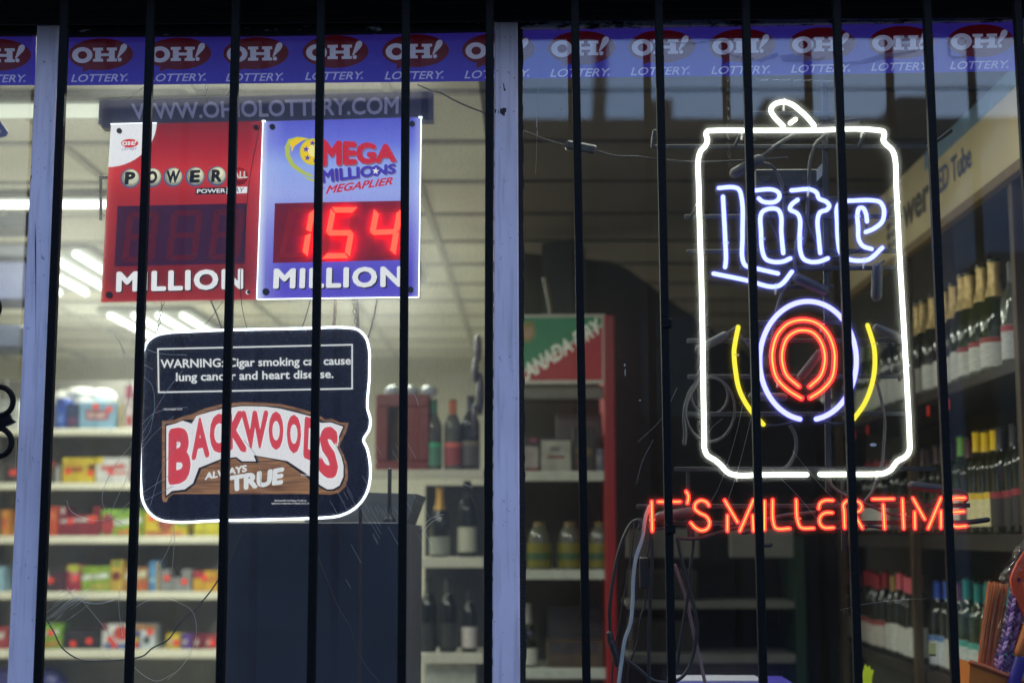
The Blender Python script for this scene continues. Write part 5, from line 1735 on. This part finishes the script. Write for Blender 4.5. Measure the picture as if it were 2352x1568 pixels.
# =====================================================================================
# INSIDE RIGHT: DARK END OF THE SHOP
# =====================================================================================
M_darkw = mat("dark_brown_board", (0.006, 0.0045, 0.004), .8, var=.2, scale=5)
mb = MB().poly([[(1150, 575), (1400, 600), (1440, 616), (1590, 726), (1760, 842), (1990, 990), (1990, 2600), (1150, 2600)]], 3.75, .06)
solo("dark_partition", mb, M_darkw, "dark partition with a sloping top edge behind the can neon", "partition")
mb = MB().poly([[(1245, 560), (1330, 548), (1345, 575), (1345, 720), (1245, 720)]], 3.6, .04)
solo("wall_poster", mb, cm(38, 40, 50, .6), "dark poster high above the green and red rack header", "poster")
mb = MB().tube([at(1252, 640, 3.5), at(1262, 690, 3.5), at(1270, 735, 3.5)], .012, n=8)
solo("hanging_strip", mb, cm(100, 96, 84, .6), "pale slanting strip just above the rack header", "strip")

# drinks rack with green and red header
RY = 2.85
RK = thing("drinks_rack", (at(1310, 1300, RY).x, RY + .2, 0), "soft drink rack with green and red header board right of the middle mullion", "display rack")
rx0, rx1 = at(1150, 1200, RY).x, at(1390, 1200, RY).x
M_rr = mat("rack_red", lin(150, 16, 24), .4, var=.1)
part("side_post", MB().box((rx1, RY - .01, 0), (at(1415, 1200, RY).x, RY + .45, at(1400, 724, RY).z), .004), M_rr, RK)
hq = [(1150, 727), (1383, 725), (1385, 876), (1150, 878)]
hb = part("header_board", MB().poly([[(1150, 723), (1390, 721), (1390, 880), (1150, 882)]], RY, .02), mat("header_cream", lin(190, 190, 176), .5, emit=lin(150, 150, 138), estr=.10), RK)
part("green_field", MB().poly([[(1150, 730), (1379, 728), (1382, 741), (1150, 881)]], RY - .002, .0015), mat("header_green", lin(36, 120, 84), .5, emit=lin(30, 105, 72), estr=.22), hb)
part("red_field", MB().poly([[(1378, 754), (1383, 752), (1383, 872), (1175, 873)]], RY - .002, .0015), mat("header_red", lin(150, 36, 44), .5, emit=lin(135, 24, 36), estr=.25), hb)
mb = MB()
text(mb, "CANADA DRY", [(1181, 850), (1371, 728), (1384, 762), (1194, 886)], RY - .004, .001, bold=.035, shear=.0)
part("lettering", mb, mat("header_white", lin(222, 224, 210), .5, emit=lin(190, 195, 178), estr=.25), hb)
mb = MB()
mb.poly([[(1199, 745), (1206, 735), (1213, 742), (1221, 735), (1228, 746), (1230, 770), (1216, 786), (1199, 786)]], RY - .0035, .001, mi=0)
mb.poly([[(1202, 752), (1224, 752), (1224, 768), (1213, 780), (1202, 772)]], RY - .005, .001, mi=1)
part("crest", mb, [cm(150, 140, 70), cm(190, 150, 120)], hb)
zr = []
for (a, b) in ((1081, 1104), (1308, 1330), (1534, 1558)):
    z1, z0 = at(1300, a, RY).z, at(1300, b, RY).z
    zr.append(z1)
    mb = MB().box((rx0, RY, z0), (rx1 - .001, RY + .02, z1), .003)
    mb.box((rx0, RY + .0205, z1 - .02), (rx1 - .001, RY + .42, z1 - .002))
    part("shelf", mb, mat("rack_white", (0.52, 0.54, 0.48), .4), RK)
part("back_panel", MB().box((rx0, RY + .43, 0), (rx1 - .001, RY + .45, at(1300, 905, RY).z)), mat("rack_back", (0.02, 0.02, 0.018), .7), RK)
part("inner_valance", MB().box((rx0, RY + .05, at(1300, 912, RY).z), (rx1 - .001, RY + .07, at(1300, 884, RY).z)), mat("rack_grey", (0.16, 0.165, 0.15), .6), RK)


def rbox(px0, py0, px1, shelf, col, label, patches=(), Yf=RY + .06, depth=.14):
    ztop['r'] = zr[shelf]
    return carton('r', px0, py0, px1, col, label, patches, (), depth, "carton", None, Yf, "carton", "cartons on the drinks rack")


rbox(1203, 1005, 1238, 0, (190, 180, 175), "pale carton with red foot beside the mullion on the drinks rack", [(0, 0, 1, .12, (150, 30, 40), 'r'), (0, .75, 1, 1, (60, 50, 70), 'r'), (.4, .85, .9, 1, (180, 60, 110), 'e')])
rbox(1243, 1005, 1313, 0, (205, 206, 190), "cream carton with a red stripe on the drinks rack", [(.2, .40, .78, .48, (150, 70, 70), 'r'), (.3, .6, .65, .75, (170, 172, 165), 'r'), (0, .93, 1, 1, (60, 62, 85), 'r')])
rbox(1317, 980, 1368, 0, (40, 52, 46), "dark green carton with yellow on the drinks rack", [(.1, .35, .9, .55, (130, 115, 30), 'e'), (.1, .1, .6, .3, (120, 50, 45), 'r')])
rbox(1370, 1030, 1388, 0, (110, 130, 160), "pale blue carton against the red rack post", [(0, .3, .6, .7, (170, 175, 175), 'r')])
rbox(1278, 950, 1388, 0, (85, 78, 78), "large grey-brown carton at the back of the drinks rack", (), RY + .26, .12)
for i, px in enumerate((1239, 1309, 1379)):
    bottle('squat', (at(px, 1300, RY + .09).x, RY + .09, zr[1] - .002), ["squat yellow juice bottle nearest the mullion on the drinks rack", "middle one of the three squat yellow juice bottles", "squat yellow juice bottle half hidden by the red rack post"][i],
           'clear', (120, 100, 60), (112, 106, 24), "juice bottles on the drinks rack", (40, 78, 50), scale=.88, name="juice_bottle")
bottle('champ', (at(1214, 1500, RY + .1).x, RY + .1, zr[2] - .002), "dark bottle with a tall white label low on the drinks rack", 'dark', (120, 120, 115), (200, 200, 185), "bottles low on the drinks rack", scale=.80)
rbox(1255, 1470, 1385, 2, (100, 78, 58), "brown cardboard carton low on the drinks rack", [(.05, .5, .9, .95, (60, 58, 62), 'r')])
rbox(1258, 1395, 1385, 2, (60, 60, 66), "dark shrink-wrapped pack behind the brown carton on the drinks rack", (), RY + .26, .1)
mb = MB().box((at(1262, 1200, RY + .3).x, RY + .28, zr[1] + .35), (at(1300, 1200, RY + .3).x, RY + .36, zr[0] - .06))
# gondola behind the neon
GY = 3.35
GD = thing("grey_gondola", (at(1650, 1400, GY).x, GY + .2, 0), "grey shelf unit with green end post below the red slogan", "shelf unit")
gx0, gx1 = at(1440, 1400, GY).x, at(1826, 1400, GY).x
mg = mat("gondola_grey", (0.20, 0.20, 0.185), .6, var=.15, scale=6)
for (a, b) in ((1379, 1397), (1500, 1522), (1640, 1660)):
    z1, z0 = at(1600, a, GY).z, at(1600, b, GY).z
    mb = MB().box((gx0, GY, z0), (gx1, GY + .02, z1), .004)
    mb.box((gx0, GY + .0205, z1 - .02), (gx1, GY + .36, z1 - .003))
    part("shelf", mb, mg, GD)
mgp = mat("gondola_panel", (0.26, 0.26, 0.235), .6, var=.12, scale=5)
for (x0, x1) in ((1440, 1607), (1678, 1826)):
    part("top_panel", MB().box((at(x0, 1250, GY).x, GY + .02, at(x0, 1280, GY).z), (at(x1, 1250, GY).x, GY + .05, at(x0, 1214, GY).z), .004), mgp, GD)
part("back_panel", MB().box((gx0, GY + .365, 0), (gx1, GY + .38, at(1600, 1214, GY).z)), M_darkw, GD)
part("end_post", MB().box((at(1827, 1400, GY).x, GY - .01, 0), (at(1851, 1400, GY).x, GY + .40, at(1840, 1230, GY).z), .003), mat("green_post", (0.012, 0.042, 0.022), .5), GD)
mb = MB().box((at(1448, 1400, GY + .1).x, GY + .1, at(1448, 1379, GY).z - .003), (at(1605, 1400, GY + .1).x, GY + .3, at(1448, 1310, GY).z), .006)
solo("carton", mb, cm(52, 50, 42, .6), "olive-grey carton on the grey shelf unit's upper shelf", "carton", "cartons on the grey shelf unit")
mb = MB().box((at(1448, 1400, GY + .1).x, GY + .1, at(1448, 1500, GY).z - .003), (at(1605, 1400, GY + .1).x, GY + .3, at(1448, 1425, GY).z), .006)
solo("carton", mb, cm(52, 50, 42, .6), "olive-grey carton on the grey shelf unit's lower shelf", "carton", "cartons on the grey shelf unit")
# low box by the window
WY = .55
mb = MB()
tz = at(1680, 1565, WY).z
xl, xr = at(1545, 1560, WY).x, at(1822, 1560, WY).x
WBx = thing("beer_case", ((xl + xr) / 2, WY + .15, tz - .25), "white and purple beer case just above the photo's bottom edge", "case")
part("case_card", MB().box((xl, WY, tz - .25), (xr, WY + .16, tz), .004), cm(70, 60, 170, .5), WBx)
part("case_top", MB().box((xl + .005, WY + .005, tz + .0005), (xr - .07, WY + .15, tz + .0025)), cm(190, 190, 200, .5), WBx)
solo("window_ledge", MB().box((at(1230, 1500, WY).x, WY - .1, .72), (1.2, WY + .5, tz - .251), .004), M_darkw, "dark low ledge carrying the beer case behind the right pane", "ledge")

# ------------------------------------------------ wine shelves along the right wall
XF = 1.33                     # front edge of the shelves
def dY(d):
    return d + CAM.y


WS = thing("wine_shelves", (XF + .2, dY(5), 0), "dark wooden wine shelves receding along the right wall", "shelf unit")


def grain_mat(name, a, b, sc):
    m = bpy.data.materials.new(name)
    m.use_nodes = True
    N, L = m.node_tree.nodes, m.node_tree.links
    p = N["Principled BSDF"]
    p.inputs["Roughness"].default_value = .6
    tc = N.new("ShaderNodeTexCoord")
    mp = N.new("ShaderNodeMapping")
    mp.inputs["Scale"].default_value = sc
    wv = N.new("ShaderNodeTexNoise")
    wv.inputs["Scale"].default_value = 1
    wv.inputs["Detail"].default_value = 6
    wv.inputs["Distortion"].default_value = 1.2
    rp_ = N.new("ShaderNodeValToRGB")
    rp_.color_ramp.elements[0].position, rp_.color_ramp.elements[0].color = .35, tuple(a) + (1,)
    rp_.color_ramp.elements[1].position, rp_.color_ramp.elements[1].color = .65, tuple(b) + (1,)
    L.new(tc.outputs["Object"], mp.inputs[0])
    L.new(mp.outputs[0], wv.inputs[0])
    L.new(wv.outputs[0], rp_.inputs[0])
    L.new(rp_.outputs[0], p.inputs["Base Color"])
    return m


M_plank = grain_mat("dark_plank", (0.010, 0.006, 0.004), (0.032, 0.021, 0.013), (30, 3, 40))
M_post = grain_mat("brown_post", (0.04, 0.022, 0.010), (0.10, 0.062, 0.030), (30, 30, 3))
Y0w, Y1w = dY(3.55), dY(9.4)
ZS = [CAM.z + .485, CAM.z + .005, CAM.z - .455]
for i, z in enumerate(ZS):
    part("shelf_board", MB().box((XF, Y0w, z - (.035 if i != 1 else .05)), (XF + .34, Y1w, z), .003), M_plank, WS)
for d in (4.10, 5.33, 6.6, 7.9):
    part("post", MB().box((XF - .032, dY(d) - .012, 0), (XF - .002, dY(d) + .022, CAM.z + 1.2), .002), M_post, WS)
part("back_panel", MB().box((XF + .345, Y0w, 0), (XF + .36, Y1w, CAM.z + .46)), mat("dark_back", (0.006, 0.005, 0.005), .8), WS)
part("back_panel", MB().box((XF + .345, Y0w, CAM.z + .462), (XF + .36, dY(5.3), CAM.z + 1.25)), mat("blue_grey_back", (0.03, 0.034, 0.05), .6, var=.15, scale=4), WS, "dark blue-grey back panel behind the gold bottles")
# header board on the shelf front: cream with an ochre edge, lettering
hz0, hz1 = CAM.z + .985, CAM.z + 1.245
HB = part("header_board", MB().box((XF - .05, Y0w - .1, hz0), (XF - .036, dY(6.2), hz1), .002), mat("cream_board", (0.68, 0.57, 0.34), .6, var=.1, scale=5), WS)
part("board_edge", MB().box((XF - .058, Y0w - .1, hz0 - .03), (XF - .030, dY(6.2), hz0 - .0005), .002), mat("ochre_edge", (0.20, 0.13, 0.05), .6), HB)
part("sky_blue_band", MB().box((XF - .053, Y0w - .1, hz1 - .06), (XF - .0505, dY(4.9), hz1 - .004)), mat("pale_blue_print", (0.16, 0.30, 0.46), .6), HB)
mb = MB()


def wall_text(mb, txt, y0, y1, z0, z1, bold=.02):
    v, f = glyphs(txt, bold, 0, 1.0)
    mb.add([(XF - .0515 - .0006 * p.z, y0 + (y1 - y0) * p.x, z0 + (z1 - z0) * p.y) for p in v], f)


wall_text(mb, "wer", dY(5.22), dY(4.86), hz0 + .065, hz0 + .15, .03)
part("lettering", mb, cm(62, 58, 66, .6), HB)
mb = MB()
wall_text(mb, "LED Tube", dY(4.80), dY(4.38), hz0 + .085, hz0 + .165, .02)
part("lettering", mb, cm(70, 90, 140, .6), HB)
mb = MB()
for k_ in range(5):
    for s_ in (-1, 1):
        mb.blob((XF - .0515, dY(5.40) - s_ * .035, hz0 + .05 + .037 * k_), .002, .03, .016, n=8)
part("dotted_emblem", mb, cm(50, 48, 66, .6), HB)
# small red tags under the boards
mb = MB()
for d, z in ((5.15, ZS[0]), (4.90, ZS[0]), (6.1, ZS[0]), (6.35, ZS[0])):
    mb.box((XF - .006, dY(d) - .014, z - .085), (XF - .003, dY(d) + .012, z - .05))
part("price_tag", mb, cm(230, 50, 36), WS)

GW = {0: "bottles on the top wine shelf", 1: "bottles on the middle wine shelf", 2: "bottles on the bottom wine shelf"}
NM = {0: "top", 1: "middle", 2: "bottom"}


def row(shelf, d0, n, step, kind, glass, cap, lab, band, desc, x_in=.058, scale=1.0, jit=.004, where="from the window"):
    for i in range(n):
        d = d0 + step * i
        if n == 1:
            lb = f"{desc} on the {NM[shelf]} wine shelf"
        else:
            lb = f"{desc}, {ORD[i]} from the glass, {NM[shelf]} wine shelf"
        bottle(kind, (XF + x_in + rnd.uniform(-.008, .012), dY(d) + rnd.uniform(-.007, .007), ZS[shelf]), lb, glass, cap, lab, GW[shelf], band, scale=scale * rnd.uniform(.97, 1.03))


row(0, 4.42, 1, .1, 'wine', 'clear', (60, 62, 70), (190, 190, 190), (160, 40, 60), "pale labelled bottle nearest the glass", scale=1.05)
row(0, 4.58, 3, .115, 'champ', 'green', (226, 196, 132), (205, 205, 200), (150, 30, 40), "gold foiled sparkling wine bottle with red-topped label", scale=1.14)
row(0, 4.93, 6, .112, 'champ', 'dark', (222, 192, 130), (200, 200, 195), None, "gold foiled sparkling wine bottle with plain white label", scale=1.12)
row(0, 5.66, 5, .10, 'wine', 'dark', (50, 45, 50), (195, 195, 190), None, "black capped white label bottle")
row(0, 6.18, 4, .10, 'wine', 'green', (110, 125, 60), (190, 195, 175), None, "olive capped bottle")
row(0, 6.72, 9, .11, 'wine', 'dark', (70, 25, 35), (180, 178, 172), None, "maroon capped white label bottle")
row(1, 4.18, 5, .088, 'wine', 'dark', (30, 34, 44), (34, 28, 32), (150, 30, 50), "black labelled wine bottle", scale=1.06)
row(1, 4.64, 3, .086, 'wine', 'dark', (246, 200, 14), (232, 220, 170), (240, 195, 40), "yellow capped wine bottle", scale=1.08)
row(1, 4.92, 1, .090, 'wine', 'dark', (80, 20, 40), (60, 50, 55), (210, 160, 40), "maroon capped bottle with gold stripe", scale=1.03)
row(1, 5.02, 1, .09, 'wine', 'green', (110, 170, 50), (210, 210, 195), None, "bright green capped bottle", scale=1.04)
row(1, 5.12, 4, .088, 'wine', 'dark', (62, 36, 40), (52, 44, 46), None, "black capped bottle with dark label")
row(1, 5.50, 5, .09, 'wine', 'dark', (60, 50, 50), (70, 64, 62), None, "dark capped bottle with grey label")
row(1, 6.05, 5, .09, 'wine', 'dark', (150, 40, 50), (195, 195, 190), None, "crimson capped bottle with white label")
row(1, 6.72, 8, .10, 'wine', 'green', (60, 70, 60), (170, 172, 165), None, "grey-green capped bottle")
row(2, 4.52, 6, .092, 'wine', 'green', (34, 132, 126), (205, 212, 206), (70, 170, 155), "teal capped wine bottle", scale=1.04)
row(2, 5.08, 1, .088, 'wine', 'dark', (80, 40, 90), (195, 190, 195), (110, 60, 120), "purple capped wine bottle")
row(2, 5.16, 1, .088, 'wine', 'dark', (215, 180, 40), (200, 200, 190), None, "yellow capped bottle among purple and blue ones")
row(2, 5.25, 2, .090, 'wine', 'dark', (50, 90, 190), (205, 210, 215), (90, 130, 190), "blue capped wine bottle", scale=1.04)
row(2, 5.60, 4, .10, 'wine', 'dark', (215, 95, 108), (205, 205, 198), None, "pink capped wine bottle", scale=1.05)
row(2, 6.02, 1, .088, 'wine', 'dark', (170, 140, 80), (200, 200, 195), None, "tan capped wine bottle")
row(2, 6.14, 5, .10, 'wine', 'dark', (150, 35, 45), (198, 190, 182), (150, 60, 60), "red capped wine bottle", scale=1.04)
row(2, 6.72, 6, .10, 'wine', 'dark', (120, 30, 40), (180, 175, 170), None, "dim red capped bottle at the far end")
# lime star tag and paper tag at the bottom
mb = MB().poly([[(1981, 1600), (1979, 1548), (1985, 1535), (1988, 1524), (1993, 1532), (1998, 1528), (2000, 1536), (2007, 1538), (2003, 1556), (2000, 1600)]], 1.2, .003)
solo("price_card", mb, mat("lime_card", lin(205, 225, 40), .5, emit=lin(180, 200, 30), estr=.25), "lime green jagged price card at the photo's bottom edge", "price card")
o_ = at(2139, 1488, 1.15)
mb = MB().poly([[(2134, 1475), (2150, 1476), (2150, 1502), (2134, 1501)]], 1.0, .002, mi=0)
mb.poly([[(2134, 1501), (2150, 1502), (2150, 1506), (2134, 1505)]], .999, .003, mi=1)
solo("shelf_tag", mb, [cm(200, 205, 130), M_rivet], "small pale yellow tag hung in front of the white wine labels", "tag")

# =====================================================================================
# MOP, BRUSH AND BUCKET IN THE RIGHT CORNER
# =====================================================================================
KY = .28
PK = ppm(KY)
M_or = mat("orange_plastic", lin(206, 116, 34), .35, var=.1, scale=20)
BK = thing("orange_bucket", at(2300, 1640, KY), "orange plastic tub in the lower right corner", "tub")
mb = MB().poly([[(2228, 1519), (2240, 1522), (2300, 1548), (2420, 1586), (2420, 1760), (2216, 1760)]], KY, .12)
part("tub_wall", mb, M_or, BK)
part("tub_rim", MB().tube(pxs([(2229, 1520), (2262, 1530), (2300, 1545), (2420, 1584)], KY - .003), 5.5 / PK, n=8), mat("orange_rim", lin(190, 92, 22), .35), BK)
BR = thing("broom_head", at(2262, 1540, KY + .05), "orange bristle brush standing in the tub", "brush")
bri = MB()
for i in range(420):
    u, w_ = rnd.random(), rnd.random()
    tuft = round(u * 7) / 7
    u = u * .45 + tuft * .55
    bx0 = 2244 + 40 * u + rnd.gauss(0, .8)
    tx0 = 2271 + 44 * u + rnd.gauss(0, 1.6)
    ty0 = 1335 + 6 * u + abs(rnd.gauss(0, 7)) - (4 if rnd.random() < .1 else 0)
    yy = KY + .03 + .05 * w_
    mx_ = ((bx0 + tx0) / 2 + rnd.gauss(0, 1.6), 1435)
    bri.tube([at(bx0, 1545, yy), at(*mx_, yy), at(tx0, ty0, yy + rnd.gauss(0, .004))], .00062, n=4, res=3, caps=False, mi=rnd.choice((0, 0, 1, 2)))
part("bristles", bri, [mat("orange_bristle", lin(222, 122, 46), .6), mat("pale_bristle", lin(226, 168, 122), .6), mat("rusty_bristle", lin(165, 80, 26), .6)], BR)
part("bristle_block", MB().beam(at(2262, 1590, KY + .055), at(2269, 1535, KY + .055), 40 / PK, .055, .003), M_or, BR)
# braided purple yarn mop in a plastic bag
MP = thing("yarn_mop", at(2330, 1560, KY), "purple braided yarn mop head with orange clamp in a clear bag", "mop")
M_yarn = mat("purple_yarn", lin(176, 142, 196), .95, var=.18, scale=90, bump=.3, spec=.1, stretch=(3, 1, 1))
M_yarn2 = mat("dark_purple_yarn", lin(92, 62, 138), .95, var=.18, scale=90, bump=.3, spec=.1)


def mop_left(y):
    pts = [(1290, 2338), (1330, 2326), (1380, 2316), (1440, 2306), (1480, 2296), (1510, 2286), (1545, 2283)]
    for (a, x0), (b, x1) in zip(pts, pts[1:]):
        if a <= y <= b:
            return x0 + (x1 - x0) * (y - a) / (b - a)
    return pts[-1][1]


for col_ in range(5):
    ma, mb_ = MB(), MB()
    y = 1310
    j = 0
    while y < 1546:
        cx_ = mop_left(y) + 9 + col_ * 17
        for s_ in (-1, 1):
            c = at(cx_ + s_ * 4.0, y, KY + .022 - .010 * (1 if s_ > 0 else 0) + .004 * col_)
            t = MB().blob((0, 0, 0), 3.6 / PK, .009, 9.5 / PK, n=8)
            rot = Matrix.Rotation(s_ * .55, 3, 'Y')
            tgt = mb_ if (j + (s_ > 0)) % 3 == 0 else ma
            tgt.add([c + rot @ p for p in t.v], t.f)
        y += 11
        j += 1
    st = part("yarn_strand", ma, M_yarn, MP)
    part("strand_ply", mb_, M_yarn2, st)
mb = MB().poly([[(2360, 1258), (2338, 1290), (2328, 1312), (2322, 1330), (2327, 1358), (2342, 1392), (2356, 1420), (2420, 1420), (2420, 1258)], ell(2341, 1331.5, 5.2, 5.8, 16)], KY + .002, .012)
part("mop_clamp", mb, mat("orange_clamp", lin(222, 82, 30), .3), MP)
part("clamp_rivet", MB().poly([ell(2341, 1331.5, 4.5, 5.0, 14)], KY + .006, .012), M_rivet, MP)
part("mop_collar", MB().tube(pxs([(2342, 1498), (2358, 1460), (2372, 1425)], KY - .012), lambda t_: (12 + 6 * t_) / PK, n=12), M_or, MP)
part("mop_pole", MB().tube(pxs([(2322, 1590), (2345, 1510)], KY - .008), 14 / PK, n=14, smooth=False), mat("blue_pole", lin(52, 42, 140), .3), MP)
bagm = bpy.data.materials.new("clear_bag_film")
bagm.use_nodes = True
N_, L_ = bagm.node_tree.nodes, bagm.node_tree.links
N_.remove(N_["Principled BSDF"])
t_, g_, x_ = N_.new("ShaderNodeBsdfTransparent"), N_.new("ShaderNodeBsdfGlossy"), N_.new("ShaderNodeMixShader")
g_.inputs["Roughness"].default_value = .12
x_.inputs[0].default_value = .05
no_, bu_ = N_.new("ShaderNodeTexNoise"), N_.new("ShaderNodeBump")
no_.inputs["Scale"].default_value = 30
bu_.inputs["Strength"].default_value = .5
bu_.inputs["Distance"].default_value = .02
tc_ = N_.new("ShaderNodeTexCoord")
L_.new(tc_.outputs["Object"], no_.inputs[0])
L_.new(no_.outputs[0], bu_.inputs["Height"])
L_.new(bu_.outputs[0], g_.inputs["Normal"])
L_.new(t_.outputs[0], x_.inputs[1])
L_.new(g_.outputs[0], x_.inputs[2])
L_.new(x_.outputs[0], N_["Material Output"].inputs[0])
mb = MB()
bag = [(2362, 1222), (2346, 1226), (2334, 1240), (2322, 1278), (2304, 1304), (2293, 1322), (2289, 1340), (2300, 1380), (2288, 1440), (2276, 1500), (2274, 1556), (2420, 1570), (2420, 1222)]
rows_ = []
n_ = 14
for i in range(n_):
    f_ = i / (n_ - 1)
    y = 1222 + (1566 - 1222) * f_
    lft = 2360
    for (xa_, ya_), (xb_, yb_) in zip(bag, bag[1:11]):
        if ya_ <= y <= yb_:
            lft = xa_ + (xb_ - xa_) * (y - ya_) / max(1, yb_ - ya_)
    rows_.append((y, lft))
vs, fs = [], []
m_ = 9
for (y, lft) in rows_:
    for k_ in range(m_):
        u = k_ / (m_ - 1)
        an = math.pi * u
        x = lft + (2430 - lft) * (1 - math.cos(an)) / 2
        vs.append(at(x, y, KY + .02 - .045 * math.sin(an) + rnd.uniform(-.002, .002)))
for i in range(n_ - 1):
    for k_ in range(m_ - 1):
        a = i * m_ + k_
        fs.append((a, a + 1, a + m_ + 1, a + m_))
mb.add(vs, fs)
part("clear_bag", mb, bagm, MP)

# =====================================================================================
# ACROSS THE STREET (seen mirrored in the glass)
# =====================================================================================
mb = MB()
BYd = -24.0
mb.box((-.54, BYd - 10, -.2), (40, BYd, 9.05))
for x0, x1, h in ((2.09, 2.52, .36), (4.18, 5.05, .36), (6.6, 7.24, .40)):
    mb.box((x0, BYd - 1.2, 9.05), (x1, BYd + .004, 9.05 + h))
MBR = mat("dark_brick_front", (0.07, 0.052, 0.042), .9, var=.3, scale=3)
ob = thing("brick_building", (20, BYd - 5, -.2), "flat-roofed brick building with parapet blocks mirrored in the upper glass", "building")
part("wall", mb, MBR, ob)
M_dwin = mat("dark_window", (0.01, 0.012, 0.016), .15)
for i in range(8):
    x = 2.5 + i * 4
    part("window", MB().box((x - .6, BYd + .002, 3.6), (x + .6, BYd + .05, 5.4)), M_dwin, ob)
tb_ = thing("sky_block_building", (-20, BYd - 5, -.2), "taller grey building added to keep sky reflection out of the left panes", "building")  # added opposite to block the sky's reflection in the left panes
part("wall", MB().box((-40, BYd - 10, -.2), (-.545, BYd + .3, 12.0)), mat("sky_block_grey", (0.13, 0.125, 0.125), .9, var=.2, scale=1), tb_)
for i in range(8):
    for z in (3.2, 6.2, 9.2):
        x = -2.6 - i * 3.6
        part("window", MB().box((x - .6, BYd + .302, z), (x + .6, BYd + .34, z + 1.6)), M_dwin, tb_)  # windows of the added sky-block building
ph = thing("pale_house", (9, -23, -.2), "pale house gable mirrored behind the gold bottles at the right", "house")
mb = MB()
out_ = [(7.25, -.2), (14, -.2), (14, 8.5), (8.28, 8.5), (7.25, 6.87)]
n_ = len(out_)
mb.add([(x, -23.0, z) for x, z in out_] + [(x, -23.9, z) for x, z in out_], [tuple(range(n_)), tuple(range(2 * n_ - 1, n_ - 1, -1))] + [(k, (k + 1) % n_, (k + 1) % n_ + n_, k + n_) for k in range(n_)])
part("wall", mb, mat("pale_siding", (0.42, 0.46, 0.62), .8, var=.1, scale=2), ph)
part("fascia", MB().beam((7.15, -22.95, 6.87), (8.25, -22.95, 8.6), .3, .12), mat("fascia_paint", (0.55, 0.5, 0.62), .7), ph)
part("porch_block", MB().box((7.3, -22.9, -.2), (14, -21.0, 6.0)), M_dwin, ph)  # shaped solid down to the ground to darken the reflection of the wall
up = thing("utility_pole", (.8, -17.0, -.15), "leaning utility pole mirrored in the upper part of the right pane", "utility pole")
part("pole", MB().tube([Vector((.49, -17, -.15)), Vector((1.06, -17, 11))], .10, n=10, smooth=False), mat("pole_wood", (0.02, 0.016, 0.013), .9), up)
part("crossarm", MB().beam((.1, -17.02, 10.2), (2.0, -17.02, 10.2), .12, .12, .01), mat("arm_wood", (0.02, 0.016, 0.013), .9), up)
mb = MB()
mb.tube([Vector((-30, -16.8, 7.55)), Vector((0, -16.8, 7.43)), Vector((30, -16.8, 7.55))], .018, n=6)
solo("power_line", mb, M_wire, "straight overhead cable mirrored across the upper glass", "cable")
